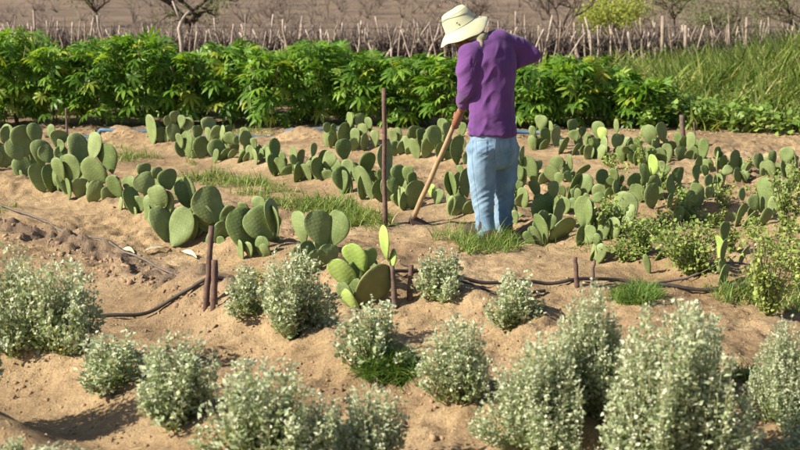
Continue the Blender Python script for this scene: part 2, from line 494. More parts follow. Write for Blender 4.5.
FY = 29.0
fence = empty("stick_fence", (0, FY, 0), "long fence of crooked bleached sticks and brushwood behind the crops", "fence")
def picket_mesh(h, r, fork=False):
    n = 6; pts = [np.array([0, 0, -.05])]; d = np.array([RNG.normal(0, .06), 0, 1.0])
    for i in range(n - 1):
        d = norm(d + RNG.normal(0, .09, 3)); pts.append(pts[-1] + d * (h + .05) / (n - 1))
    pts = np.array(pts); parts = [tube_np(pts, np.linspace(r, r * .6, n), 6)]
    if fork:
        s = pts[3]; e = norm(np.array([RNG.choice([-1, 1]) * .7, .1, 1.0]))
        parts.append(tube_np(np.array([s, s + e * h * .2, s + e * h * .38 + [0, 0, .04]]), np.array([.6, .5, .35]) * r, 5))
    return parts
pm = [tubes_mesh("picket", picket_mesh(1.0, RNG.uniform(.018, .032), k % 3 == 0), M['picket'] if k % 3 else M['picket_dark']) for k in range(14)]
for i in range(285):
    x = -11.5 + 23.6 * i / 284 + RNG.normal(0, .03)
    y = RNG.normal(0, .08)
    o = link("picket", pm[int(RNG.integers(0, 14))], fence)
    h = RNG.uniform(.78, 1.0) if RNG.random() < .85 else RNG.uniform(.98, 1.18)
    th = RNG.uniform(.8, 1.35)
    o.location = (x, y, hz(x, FY + y)); o.scale = (th, th, h)
    lean = RNG.normal(0, .10) if RNG.random() < .8 else RNG.normal(0, .45)
    o.rotation_euler = (RNG.normal(0, .06), lean, RNG.uniform(0, 6.28) if abs(lean) < .2 else 0)
# the one forked pale post left of the middle
fp = tubes_mesh("forked_post", [tube_np(np.array([[0, 0, -.05], [.0, 0, .5], [-.04, 0, .85], [.02, 0, 1.02]]), np.array([.045, .04, .04, .035]), 8),
     tube_np(np.array([[.0, 0, .98], [.12, 0, 1.14], [.2, .0, 1.2]]), np.array([.033, .03, .022]), 7),
     tube_np(np.array([[.02, 0, .98], [-.08, 0, 1.2], [-.16, 0, 1.42]]), np.array([.033, .026, .018]), 7)], M['picket'])
o = link("forked_post", fp, fence); xx = (183 - 400) / FPX * 28.8; o.location = (xx, -.2, hz(xx, 28.8))
for pxx, hh, rr in ((660, 1.12, .045), (683, .92, .045), (38, 1.2, .03), (743, 1.08, .035)):
    o = tube_obj("thick_post", [(0, 0, -.1), (.01, 0, hh * .5), (.0, 0, hh)], np.array([rr, rr * .95, rr * .9]), M['picket_dark'], fence, 9)
    xx = (pxx - 400) / FPX * 28.8; o.location = (xx, -.2, hz(xx, 28.8))
parts = []
for i in range(3800):
    x = RNG.uniform(-12, 12.4); y = RNG.uniform(.1, .75); z = hz(x, FY + y)
    a = RNG.normal(0, .55); L = RNG.uniform(.35, .85)
    p0 = np.array([x, y, z + RNG.uniform(-.05, .25)])
    p1 = p0 + np.array([math.sin(a), RNG.normal(0, .15), math.cos(a)]) * L
    parts.append(tube_np(np.array([p0, (p0 + p1) / 2 + RNG.normal(0, .03, 3), p1]), np.array([.016, .012, .006]) * RNG.uniform(.7, 1.5), 3))
o = link("brushwood", tubes_mesh("brushwood", parts, M['brush']), fence); o["kind"] = "stuff"
for zz in (.35, .62, .85):
    xs = np.linspace(-12, 12.4, 60)
    tube_obj("wire", np.stack([xs, np.full(60, -.05), height(xs, np.full(60, FY)) + zz + RNG.normal(0, .008, 60)], -1), .005, M['wire'], fence, 4)

# ------------------------------------------------------------------ cassava
def palmate():
    V, F = [], []
    for k in range(7):
        a = R((k - 3) * 38); L = (1, .95, .82, .6)[abs(k - 3)]; w = .13 * (1, 1, .95, .8)[abs(k - 3)]
        dx, dy = math.sin(a), math.cos(a); nx_, ny_ = dy, -dx
        b = len(V)
        def P(s, t, z): return (dx * s * L + nx_ * t, dy * s * L + ny_ * t, z - .30 * (s * L) ** 2)
        V += [P(.02, 0, 0), P(.5, -w, .03), P(.5, 0, -.02), P(.5, w, .03), P(.78, -w * .7, .02), P(.78, w * .7, .02), P(1, 0, -.03)]
        F += [(b, b + 1, b + 2), (b, b + 2, b + 3), (b + 1, b + 4, b + 2), (b + 2, b + 5, b + 3), (b + 2, b + 4, b + 5), (b + 4, b + 6, b + 5)]
    # petiole
    b = len(V)
    V += [(-.02, 0, 0), (.02, 0, 0), (.02, -.9, -.25), (-.02, -.9, -.25)]
    F += [(b, b + 1, b + 2), (b, b + 2, b + 3)]
    return np.array(V, float), np.array(F)
pV, pF = palmate()
leaf_meshes = []
for k in range(5):
    V = pV.copy(); V[:, 2] += .1 * np.sin(V[:, 0] * 3 + k) - .12 * k / 4 * (V[:, 0] ** 2 + V[:, 1] ** 2)
    leaf_meshes.append(mesh_np("leaf", V, pF, M['cassava']))
def cassava_layout(n, h, w):
    """leaf positions, directions and sizes through a bushy crown"""
    t = RNG.random(n); a = RNG.uniform(0, 6.283, n)
    zz = h * (.12 + .86 * RNG.random(n) ** .8)
    prof = np.sqrt(np.clip(1 - ((zz / h - .52) / .62) ** 2, .05, 1))
    rr = w * .5 * prof * (.35 + .65 * np.sqrt(t)) * (1 + .25 * np.sin(a * 3 + w * 9))
    p = np.stack([rr * np.cos(a), rr * np.sin(a), zz], -1)
    d = np.stack([np.cos(a), np.sin(a), RNG.uniform(-.45, .35, n) + (zz / h - .6)], -1) + RNG.normal(0, .35, (n, 3))
    up = np.stack([.45 * np.cos(a), .45 * np.sin(a), np.ones(n)], -1) + RNG.normal(0, .35, (n, 3))
    s = RNG.uniform(.11, .215, n)
    return p, d, up, s
def cassava_stems(root, h, n=3):
    for k in range(n):
        a = RNG.uniform(0, 6.28); r0 = .04
        pts = [(r0 * math.cos(a) * j * (1 + .9 * j / 2), r0 * math.sin(a) * j * (1 + .9 * j / 2), -.03 + h * .88 * j / 4) for j in range(5)]
        tube_obj("stem", pts, np.linspace(.015, .008, 5), M['cassava_stem'], root, 5)
TOPX = [-60, 0, 30, 60, 75, 95, 130, 160, 185, 210, 250, 280, 310, 340, 370, 400, 430, 470, 510, 540, 590, 620, 650, 680]
TOPY = [26, 26, 27, 48, 54, 33, 25, 38, 48, 40, 40, 50, 36, 38, 54, 52, 56, 56, 60, 60, 53, 62, 80, 94]
def crop_top(px, Yd, x):
    py = np.interp(px, TOPX, TOPY)
    return CAM_H - Yd * math.tan(PITCH - math.atan((225 - py) / FPX)) - hz(x, Yd)
front = [(-30, 1.15), (12, 1.18), (50, 1.02), (98, 1.22), (142, 1.22), (186, 1.12), (228, 1.12), (270, 1.08), (316, 1.12), (360, 1.06),
         (402, 1.02), (446, 1.08), (490, 1.0), (534, .98), (574, 1.02), (612, .90), (644, .66)]
spots_txt = ["cut by the left edge of the picture", "second from the left edge, tall with bright top", "lower one at the notch where the fence shows", "tall one behind the first prickly pears",
    "tall one above the left end of the blue hose", "below the forked tree", "right of the one below the forked tree", "dark skirted one above the grass tuft",
    "with big drooping leaves near the blue hose", "just left of the tall thin stake", "just right of the tall thin stake", "left of the person's sleeve",
    "hidden mostly by the person's back", "just right of the person's back", "below the person's raised elbow, right side", "low one near the right end of the row", "smallest one at the right end of the row"]
for i, (px, h) in enumerate(front):
    g = flat(px, 126 + RNG.uniform(-2, 2)); x, y = g[0], g[1] + .25
    root = empty("cassava_plant", (x, y, hz(x, y)), "front row cassava plant " + spots_txt[i], "cassava plant", "cassava plants in the front row")
    h = max(.45, crop_top(px, y, x) * .93 + RNG.uniform(-.04, .04)); cassava_stems(root, h)
    p, dd, up, s = cassava_layout(165, h, .80)
    Rm = frames(dd, up)
    for k in range(165):
        o = bpy.data.objects.new("leaf", leaf_meshes[k % 5]); COL.objects.link(o); o.parent = root
        m4 = Matrix.Identity(4)
        for r_ in range(3):
            for c_ in range(3): m4[r_][c_] = Rm[k][r_][c_] * s[k]
            m4[r_][3] = p[k][r_]
        o.matrix_local = m4
ORD = 'first second third fourth fifth sixth seventh eighth ninth tenth eleventh twelfth thirteenth fourteenth fifteenth'.split()
mass = []
for k in range(4):
    p, dd, up, s = cassava_layout(150, 1.15, 1.0)
    V, F, r = scatter(pV, pF, p, frames(dd, up), s)
    mass.append(mesh_np("foliage", V, F, M['cassava_mass'], rnd=r))
stem_me = tubes_mesh("stem", [tube_np(np.array([[0, 0, -.03], [.05 * c, .05 * s_, .5], [.14 * c, .14 * s_, 1.0]]), np.array([.016, .012, .008]), 5)
        for c, s_ in ((1, 0), (-.5, .87), (-.5, -.87))], M['cassava_stem'])
def gap(px):  # notch in the hedge of leaves
    return math.exp(-((px - 72) / 16) ** 2)
for j, Yr in enumerate((19.1, 20.5, 21.9)):
    n = 15
    for i in range(n):
        px = -50 + (640 - 28 * j) * i / (n - 1) + RNG.uniform(-8, 8) + (j % 2) * 12
        if gap(px) > .4 and j > 0: continue
        x = (px - 400) / FPX * Yr; y = Yr + RNG.uniform(-.15, .15)
        root = empty("cassava_plant", (x, y, hz(x, y)), "cassava plant in the " + ("second", "third", "last")[j] + " row back, " + ORD[i] + " from the left, only its top showing", "cassava plant", "cassava plants in the rear rows")
        hh = max(.3, crop_top(px, y, x) * RNG.uniform(.86, .98) / 1.17)
        f = link("foliage", mass[(i * 3 + j) % 4], root); f["kind"] = "stuff"
        f.scale = (.78, .78, hh); f.rotation_euler = (0, 0, RNG.uniform(0, 6.28))
        link("stem", stem_me, root).scale = (1, 1, .85 * hh)

# ------------------------------------------------------------------ tall grass and low crop on the right
def blade_template(n=4, w=.5, curve=.35):
    V, F = [], []
    for i in range(n):
        t = i / n; ww = w * (1 - t ** 1.8)
        V += [(-ww, t, -curve * t * t), (ww, t, -curve * t * t)]
    V.append((0, 1, -curve))
    for i in range(n - 1):
        b = i * 2; F += [(b, b + 1, b + 3), (b, b + 3, b + 2)]
    b = (n - 1) * 2; F.append((b, b + 1, b + 2))
    return np.array(V, float), np.array(F)
bV, bF = blade_template(5, .5, .62)
def blades(pos, length, width, lean=.5, bias=(0, 0)):
    n = len(pos)
    a = RNG.uniform(0, 6.28, n); k = np.abs(RNG.normal(0, lean, n))
    d = np.stack([np.cos(a) * k + bias[0], np.sin(a) * k + bias[1], np.ones(n)], -1)
    side = np.stack([np.cos(a), np.sin(a), np.zeros(n)], -1)
    Rm = frames(d, -side * 1.0 + np.array([0, 0, .01]) + RNG.normal(0, .2, (n, 3)))
    return scatter(bV, bF, pos, Rm, np.stack([width, length, length], -1))
n = 16000
yy = 17.1 + 11.2 * RNG.random(n) ** 1.15; xx = 3.55 + (yy - 18) * .05 + RNG.random(n) ** .9 * (7.5 + (yy - 18) * .12)
hh = (.46 + .42 * np.clip((xx / yy - .17) / .12, 0, 1)) * (1 + .5 * fbm(xx * .8, yy * .8, 4, 2)) * np.clip(.42 + (yy - 17) / 7, 0, 1)
V, F, r = blades(np.stack([xx, yy, height(xx, yy)], -1), hh * RNG.uniform(.8, 1.35, n), RNG.uniform(.022, .060, n), .62, (.25, 0))
tag(link("tall_grass", mesh_np("tall_grass", V, F, M['tallgrass'], rnd=r)), "dense field of tall yellow green grass on the right before the fence", "tall grass", kind="stuff")
heart = np.array([[0, 0, 0], [-.5, .25, .1], [-.42, .7, .08], [0, 1, -.08], [.42, .7, .08], [.5, .25, .1], [0, .5, -.03]])
heartF = np.array([[0, 6, 1], [1, 6, 2], [2, 6, 3], [3, 6, 4], [4, 6, 5], [5, 6, 0]])
n = 7000
yy = 16.95 + RNG.random(n) ** 1.3 * 2.4; xx = 3.05 + .3 * (yy - 17) + RNG.random(n) * 8.5
yy += .25 * np.sin(xx * 2.1) * (yy < 18)
top = .12 + .30 * np.clip(.5 + 1.3 * fbm(xx * 1.5, yy * 1.5, 8, 3), 0, 1.2)
zz = height(xx, yy) + top * np.sqrt(RNG.random(n))
V, F, r = scatter(heart, heartF, np.stack([xx, yy, zz], -1), frames(RNG.normal(0, 1, (n, 3)) * [1, 1, .4], RNG.normal(0, .45, (n, 3)) + [-.2, -.2, 1]), RNG.uniform(.05, .10, n))
tag(link("low_crop", mesh_np("low_crop", V, F, M['crop'], rnd=r)), "low leafy green crop along the edge of the tall grass", "crop", kind="stuff")

# ------------------------------------------------------------------ grasses
def grass_patch(name, spots, label, cat, mat, kind="stuff"):
    allp, L, W = [], [], []
    for (cx, cy, rx, ry, n, h, w) in spots:
        a = RNG.uniform(0, 6.283, n); q = np.sqrt(RNG.random(n))
        g = ground(cx + rx * q * np.cos(a), cy + ry * q * np.sin(a))
        if h < .16 and name == 'grass': g = g[(vnoise(g[:, 0] * 3.5, g[:, 1] * 2.2, 88) + .35 * vnoise(g[:, 0] * 11, g[:, 1] * 11, 89) > -.10)]; n = len(g); q = RNG.random(n)
        allp.append(g); L.append(h * RNG.uniform(.5, 1.25, n) * (1.15 - .5 * q)); W.append(np.full(n, w) * RNG.uniform(.7, 1.3, n))
    P = np.vstack(allp)
    V, F, r = blades(P, np.concatenate(L), np.concatenate(W), .95)
    return tag(link(name, mesh_np(name, V, F, mat, rnd=r)), label, cat, kind=kind)
strip = [(120 + 250 * t, 152 + 70 * t + RNG.normal(0, 2), 24, 6 + 4 * t, int(RNG.uniform(150, 560)), RNG.uniform(.09, .15), .0075) for t in np.linspace(0, 1, 15)]
grass_patch("grass", strip, "strip of short green grass between two rows of prickly pear, left", "grass", M['grass'])
grass_patch("grass", [(250, 134, 26, 5, 260, .10, .007), (270, 142, 16, 4, 140, .09, .007), (225, 141, 16, 4, 80, .08, .006)], "green grass at the foot of the cassava behind the left cactus row", "grass", M['grass'])
grass_patch("grass", [(478, 246, 42, 9, 900, .15, .006), (500, 240, 26, 6, 260, .14, .006), (446, 240, 16, 6, 160, .10, .005), (490, 244, 24, 4, 420, .19, .0055), (452, 238, 20, 6, 60, .30, .005)], "patch of fine bright grass around the person's feet", "grass", M['grass'])
grass_patch("grass_tuft", [(388, 376, 29, 6, 1300, .15, .006)], "lush dark green grass tuft beside a pale bush, centre foreground", "grass tuft", M['grass_lush'])
grass_patch("grass_tuft", [(636, 298, 26, 8, 1100, .13, .006)], "lush green grass tuft behind the two biggest pale bushes", "grass tuft", M['grass_lush'])
grass_patch("grass", [(745, 296, 34, 9, 420, .16, .007), (790, 305, 30, 10, 300, .16, .007), (700, 288, 20, 5, 120, .10, .006), (745, 378, 14, 6, 90, .12, .007)], "loose yellowish grass under the tall weed at right", "grass", M['grass'])
grass_patch("grass", [(8, 212, 16, 8, 260, .07, .006), (-25, 215, 20, 8, 160, .08, .006)], "small sparse yellow green grass at left edge", "grass", M['grass'])
grass_patch("grass", [(560, 244, 40, 8, 60, .10, .005), (620, 250, 40, 10, 160, .10, .006), (330, 226, 24, 7, 190, .09, .006), (345, 212, 16, 6, 120, .08, .006)], "scattered thin grass blades among the cactus rows", "grass", M['grass'])

# ------------------------------------------------------------------ soil clods, straw, litter
ico = bmesh.new(); bmesh.ops.create_icosphere(ico, subdivisions=1, radius=1)
iV = np.array([v.co[:] for v in ico.verts]); iF = np.array([[v.index for v in f.verts] for f in ico.faces]); ico.free()
def rand_rot(n):
    return frames(RNG.normal(0, 1, (n, 3)), RNG.normal(0, 1, (n, 3)))
def clods(n, cx, cy, size, name, label):
    g = ground(cx, cy); s = size[:, None] * RNG.uniform(.45, 1.5, (n, 3))
    g[:, 2] -= size * .15
    Vs = []
    for q in range(8):
        t = np.sign(iV) * np.abs(iV) ** .75 * np.clip(1 + .30 * RNG.normal(0, 1, (len(iV), 1)), .4, 1.5); m_ = slice(q * n // 8, (q + 1) * n // 8)
        Vs.append(scatter(t, iF, g[m_], rand_rot(len(g[m_])), s[m_]))
    V, F, r = merge(Vs)
    return tag(link(name, mesh_np(name, V, F, M['clod'], rnd=r, smooth=False)), label, "soil clods", kind="stuff")
n = 420
t = RNG.random(n); cx = -15 + 235 * t; cy = 226 + 76 * t + RNG.normal(0, 8, n)
clods(n, cx, cy, .004 + .020 * RNG.random(n) ** 3, "soil_clods", "dark broken clods of earth along the furrow at left")
n = 11000
cx = RNG.uniform(-60, 860, n); cy = RNG.uniform(140, 455, n)
clods(n, cx, cy, .002 + .010 * RNG.random(n) ** 6, "soil_crumbs", "small crumbs of sandy earth scattered over the field")
n = 4200
cx = RNG.uniform(-60, 860, n); cy = np.concatenate([RNG.uniform(140, 455, 3000), RNG.uniform(126, 139, 1200)])
g = ground(cx, cy); g[:, 2] += .006
dd = RNG.normal(0, 1, (n, 3)) * [1, 1, .15]
L = np.where(cy < 139, RNG.uniform(.04, .12, n), RNG.uniform(.015, .07, n)); W = np.where(cy < 139, .02, .0028)
V, F, r = scatter(bV, bF, g, frames(dd, np.tile([0, 0, 1.0], (n, 1)) + RNG.normal(0, .3, (n, 3))), np.stack([W, L, L * .4], -1))
tag(link("straw_litter", mesh_np("straw_litter", V, F, M['straw'], rnd=r)), "dry straw and dead leaves littering the soil", "straw", kind="stuff")
for k, (a, b_, lab) in enumerate([((121, 248), (134, 256), "pale dry husk nearest the furrow, left of three"), ((144, 254), (168, 250), "pale dry husk in the middle of three on the soil"), ((180, 254), (196, 260), "short pale husk nearest the thin red brown stake")]):
    p = ground(*np.array([a, b_], float).T); n = 7
    V, F = [], []
    for i in range(n):
        t = i / (n - 1); c = p[0] * (1 - t) + p[1] * t + [0, 0, .012 + .03 * math.sin(t * 3.14)]
        w = .018 * math.sin(.25 + t * 2.7) + .003
        s = np.cross(norm(p[1] - p[0]), [0, 0, 1])
        V += [c - s * w + [0, 0, .008], c - [0, 0, .004], c + s * w + [0, 0, .010 * math.cos(i)]]
        if i: b0 = 3 * i; F += [(b0 - 3, b0 - 2, b0 + 1, b0), (b0 - 2, b0 - 1, b0 + 2, b0 + 1)]
    tag(link("dry_husk", mesh_np("dry_husk", V, F, M['husk'], smooth=True)), lab, "husk", "dry husks on the soil")

# pipes ---------------------------------------------------------------
def ground_tube(name, pts, r, mat, label, cat, lift=.6, n=60, wob=.01, shown=None):
    pts = np.array(pts, float); t = np.linspace(0, len(pts) - 1, n)
    cx = np.interp(t, range(len(pts)), pts[:, 0]); cy = np.interp(t, range(len(pts)), pts[:, 1])
    g = flat(cx, cy)
    g[:, 1] += wob * np.sin(t * 5); 
    zs = height(g[:, 0], g[:, 1]); kk = 20 if shown else 2; zs = np.convolve(np.pad(zs, kk, 'edge'), np.ones(2 * kk + 1) / (2 * kk + 1), 'valid') + (.045 if shown else 0)
    g[:, 2] = zs + r * lift + .012
    if shown:   # elsewhere the soil has drifted over it
        vis = np.max([np.clip((cx - a) / 5, 0, 1) * np.clip((b - cx) / 5, 0, 1) for a, b in shown], 0)
        g[:, 2] -= (1 - vis) * .10
    return tag(tube_obj(name, g, r, mat, None, 8), label, cat)
ground_tube("irrigation_pipe", [(86, 318), (130, 315), (180, 311), (240, 309), (330, 305), (400, 297), (440, 294), (500, 291), (560, 289), (620, 284), (690, 289), (760, 292), (860, 296)], .0115, M['pipe'],
            "black irrigation pipe crossing behind the pale bushes", "pipe", 1.0, 120, .008)
ground_tube("irrigation_pipe", [(452, 303), (480, 300), (520, 298), (545, 295)], .011, M['pipe'], "short second black pipe just below the long one, centre right", "pipe", 1.0, 30)
ground_tube("irrigation_pipe", [(655, 283), (700, 279), (770, 268), (830, 262)], .008, M['drip'], "thin grey pipe under the sprawling weed at right", "pipe", 1.0, 30)
ground_tube("drip_tape", [(-20, 206), (20, 216), (60, 232), (110, 250), (160, 272), (205, 296)], .008, M['drip'], "thin dusty drip tape lying along the left furrow", "drip tape", 2.0, 60)
ground_tube("blue_hose", [(60, 134.6), (150, 136), (290, 135), (345, 136), (430, 136), (520, 137), (560, 139), (640, 139), (735, 141)], .026, M['blue_hose'], "faded blue hose along the foot of the cassava row", "hose", .2, 160, .02, [(95, 158), (282, 350), (500, 562)])

# stakes --------------------------------------------------------------
def stake(b, t, r, mat, label, bend=.01):
    g = ground(*b); top = at_depth(t[0], t[1], g[1] + .02)
    pts = np.array([g * (1 - s) + top * s for s in np.linspace(-.05, 1, 8)]) - g
    pts += RNG.normal(0, bend * .18, pts.shape) * [1, 1, 0]
    o = tube_obj("stake", pts, np.linspace(r, r * .85, 8) * RNG.uniform(.93, 1.07, 8), mat, None, 8)
    o.location = g
    return tag(o, label, "stake")
stake((385, 227), (384, 88), .021, M['stake'], "tall thin dark stake standing left of the hoe", .012)
stake((206, 308), (212, 226), .019, M['stake'], "red brown stake leaning slightly, taller of the left pair")
stake((214, 309), (215, 260), .021, M['stake'], "shorter stake beside the leaning red brown one")
stake((395, 298), (392, 266), .019, M['stake_grey'], "short grey stake directly behind the big prickly pear")
stake((410, 300), (411, 265), .019, M['stake'], "short brown stake standing on the pipe, right of two")
stake((577, 287), (575, 257), .017, M['stake'], "short stake behind the round pale bush, taller of two")
stake((592, 286), (594, 260), .012, M['stake_grey'], "thin short stake next to the large pale bush")
stake((683, 148), (682, 115), .035, M['stake_grey'], "thick grey post at the edge of the low green crop")
stake((67, 136), (66, 108), .014, M['stake_grey'], "thin pale stick in front of the cassava, far left")
stake((755, 268), (754, 238), .013, M['stake_grey'], "thin stick among the weeds at right")
stake((695, 140), (694, 122), .012, M['stake_grey'], "thin stick just right of the thick grey post")

# ------------------------------------------------------------------ prickly pears
def pad_geo(L, W, T, seed):
    rg = np.random.default_rng(seed); nr, ns = 13, 16
    V = []
    bend = rg.normal(0, .05) * L; sk = rg.normal(0, .04) * W; pw = rg.uniform(1.2, 1.5); ea = rg.uniform(.55, .85); eb = rg.uniform(.36, .46); sm_ = ea / (ea + eb); nm_ = sm_ ** ea * (1 - sm_) ** eb; ph = rg.uniform(0, 6, 3)
    for i in range(nr):
        s = .5 - .5 * math.cos(math.pi * (i + .5) / nr)
        q = 2 * s ** pw - 1
        hw = W / 2 * (s ** ea * (1 - s) ** eb / nm_) * (1 + .035 * math.sin(s * 7 + ph[0]))
        ht = T / 2 * max(.05, 1 - abs(q) ** 3) ** .5 * (1.25 - .4 * s)
        for j in range(ns):
            a = 2 * math.pi * j / ns; c, sn = math.cos(a), math.sin(a)
            x = c * hw; y = math.copysign(abs(sn) ** .8, sn) * ht
            V.append((x + sk * math.sin(s * 3.1), y + bend * (s - .5) ** 2 * 3 + .02 * W * math.sin(c * 3 + ph[1] + s * 5), s * L))
    V += [(0, 0, 0), (sk * .04, bend * .75, L)]
    F = []
    for i in range(nr - 1):
        for j in range(ns):
            a, b = i * ns + j, i * ns + (j + 1) % ns
            F += [(a, b, b + ns), (a, b + ns, a + ns)]
    o = nr * ns
    for j in range(ns):
        F.append((o, (j + 1) % ns, j)); b = (nr - 1) * ns
        F.append((o + 1, b + j, b + (j + 1) % ns))
    return np.array(V), np.array(F)
PADN = [0]
def cactus(gx_, gy_, label, pads):
    g = ground(gx_, gy_); Y0 = float(g[1])
    root = empty("prickly_pear", tuple(g), label, "cactus", "prickly pears planted in rows")
    items = []
    for p in pads.split(';'):
        q = p.split(); items.append((*map(float, q[:5]), q[5]))
    # a pad low in the plant carries each pad whose joint would hang free
    def inside(x, y, it):
        bx, by, tx, ty, w, _ = it; L = math.hypot(tx - bx, ty - by); ux, uy = (tx - bx) / L, (ty - by) / L
        s = (x - bx) * ux + (y - by) * uy; c = abs(-(x - bx) * uy + (y - by) * ux)
        return -.1 * L < s < 1.12 * L and c < w * .6
    extra = []
    for i, it in enumerate(items):
        bx, by = it[0], it[1]
        if by < gy_ - 7 and not any(inside(bx, by, o) and o[1] > by + 2 for k, o in enumerate(items) if k != i):
            fx = gx_ * .35 + bx * .65
            L = math.hypot(fx - bx, gy_ - by)
            extra.append((fx, gy_ + 1, bx, by - 2, min(L * .55, 15 + RNG.uniform(-2, 2)), 'M' if RNG.random() < .4 else 'D'))
    big = max(it[4] for it in items)
    if big > 9 and len(items) > 2:      # young pads sprouting low round the clump
        x0 = min(it[0] for it in items); x1 = max(it[0] for it in items)
        for k in range(4):
            fx = RNG.uniform(x0, x1); L = big * RNG.uniform(.7, 1.15); a = RNG.normal(0, .35)
            extra.append((fx, gy_ - 2 - 4 * k, fx + L * math.sin(a), gy_ - 2 - 4 * k - L * math.cos(a), L * .62, 'LDMD'[k]))
    order = extra + items; n = len(order)
    for i, (bx, by, tx, ty, w, c) in enumerate(order):
        Yp = Y0 + (.10 - .20 * i / max(1, n - 1)) + (.05 if i < len(extra) else 0)
        b = at_depth(bx, by, Yp); t = at_depth(tx, ty, Yp - .02 + RNG.normal(0, .015))
        gz = hz(b[0], b[1])
        if by > gy_ - 9 and b[2] > gz - .01: b[2] = gz - .012
        d = Vector(t - b); L = d.length; d.normalize()
        wp = w * Yp / FPX * 1.12; t = t + (t - b) * .08
        cosy = min(.9, max(.22, wp / (.66 * L)))
        yaw = math.acos(cosy)
        if 0: pass
        elif c in 'LYN': yaw = max(yaw, R(33)); sgn = -1
        elif c == 'M': yaw = max(R(12), min(yaw, R(30))); sgn = -1
        else: yaw = max(yaw, R(27)); sgn = 1
        W = min(wp / math.cos(yaw), .98 * L)
        T = .014 + .05 * L * .5
        n0 = Vector((0, -1, 0)); n0 = (n0 - d * n0.dot(d)).normalized()
        yaw += RNG.normal(0, .06)
        n1 = Matrix.Rotation(yaw * (1 if sgn > 0 else -1), 3, Vector((0, 0, 1)) if d.z > .3 else d) @ n0
        n1 = (n1 - d * n1.dot(d)).normalized()
        x1 = n1.cross(d) * -1
        PADN[0] += 1
        V, F = pad_geo(L, W, T, PADN[0])
        m = M['pad_young'] if c == 'Y' else M['pad_brown'] if c == 'B' else M['pad']
        o = link("pad", mesh_np("pad", V, F, m, smooth=True), root)
        x1 = d.cross(n1) * -1
        m3 = Matrix((x1, n1, d)).transposed()
        if m3.determinant() < 0: m3 = Matrix((-x1, n1, d)).transposed()
        o.matrix_local = Matrix.Translation(Vector(b) - Vector(g)) @ m3.to_4x4()
    return root

# near row running down from the left edge
cactus(4, 168, "prickly pear cut by the left edge, first of the nearest cactus row", "2 166 6 146 20 D;7 144 9 124 14 L;6 145 8 126 12 D;-12 170 -8 148 18 D;-14 150 -18 130 16 M")
cactus(26, 180, "tall dark clump of prickly pear near the left edge, second in its row", "29 180 17 157 16 D;20 179 14 168 5 M;26 157 20 125 19 D;38 143 31 123 12 D;22 160 9 139 14 D;24 183 20 170 5 L")
cactus(48, 192, "dark prickly pear with pads hanging low before the furrow slope", "44 188 35 163 15 D;42 166 37 140 16 D;50 163 43 145 13 D;54 193 49 164 12 D;58 186 55 168 8 L")
cactus(70, 196, "prickly pear with one dotted dark upright pad and a narrow pale one", "51 140 51 124 8 L;57 148 60 130 17 D;59 153 60 139 14 L;63 160 59 146 14 D;83 163 73 133 17 D;64 181 54 158 14 L;76 183 66 154 21 M;80 199 80 178 14 D;70 192 68 178 7 L")
cactus(98, 200, "prickly pear with two big bright sunlit pads, left part of the near row", "93 160 97 132 17 L;113 174 103 143 19 L;90 198 98 181 14 D;106 183 83 160 22 L;103 202 112 188 14 D")
cactus(128, 210, "low pale green prickly pear right of the two brightest pads", "122 199 109 176 15 L;134 196 128 176 15 L;120 208 121 197 5 L;126 210 126 198 5 L;131 214 129 200 7 L;139 219 140 196 14 M;138 204 127 187 13 D;136 218 134 207 5 L")
cactus(152, 216, "prickly pear with small dark round pads on top, middle of the near row", "144 178 144 163 13 D;157 179 157 167 11 D;152 195 140 174 20 D;146 216 148 204 7 L;151 221 152 208 6 L;153 213 152 194 16 M")
cactus(168, 236, "prickly pear with a wide ribbed sunlit pad above a dark drooping one", "170 190 166 169 17 D;172 212 165 190 15 L;164 208 153 186 22 L;168 238 157 206 19 D;173 234 187 207 24 M")
cactus(190, 232, "prickly pear with a pad ringed by a thick bright rim", "190 206 181 177 21 L;189 208 181 180 17 D;190 234 199 223 5 L;196 235 203 225 5 L;192 228 190 210 14 M")
cactus(212, 238, "prickly pear with one large very dark oval pad behind the leaning stake", "211 224 197 206 17 M;219 222 202 187 26 D;220 222 234 206 13 D;206 240 214 230 6 M;216 244 232 224 22 D;226 252 219 236 9 M")
cactus(256, 250, "prickly pear of overlapping big dark rounds left of the bushy clump", "245 213 242 202 15 L;259 212 258 196 14 L;278 238 273 205 8 L;275 235 269 199 11 D;256 242 236 208 26 D;272 238 250 210 27 D;242 253 239 240 8 L;250 254 248 242 8 L;262 252 262 236 14 M;268 256 262 244 9 L")
cactus(315, 270, "prickly pear of three upright ovals, the middle one dark, behind a pale bush", "303 247 296 211 17 L;331 246 341 211 20 L;324 247 312 211 24 D;310 262 305 241 18 D;327 267 331 244 24 D;300 269 297 254 9 D;314 270 318 250 16 D")
cactus(360, 300, "nearest prickly pear with bright yellow green pads and one bronzed pad", "386 262 382 226 6 Y;391 268 394 249 6 Y;357 280 352 262 12 D;368 268 372 248 14 D;365 272 346 245 20 Y;358 300 354 278 16 M;354 286 331 261 20 Y;358 301 388 266 27 B;352 292 340 282 14 M;358 301 342 290 12 Y")
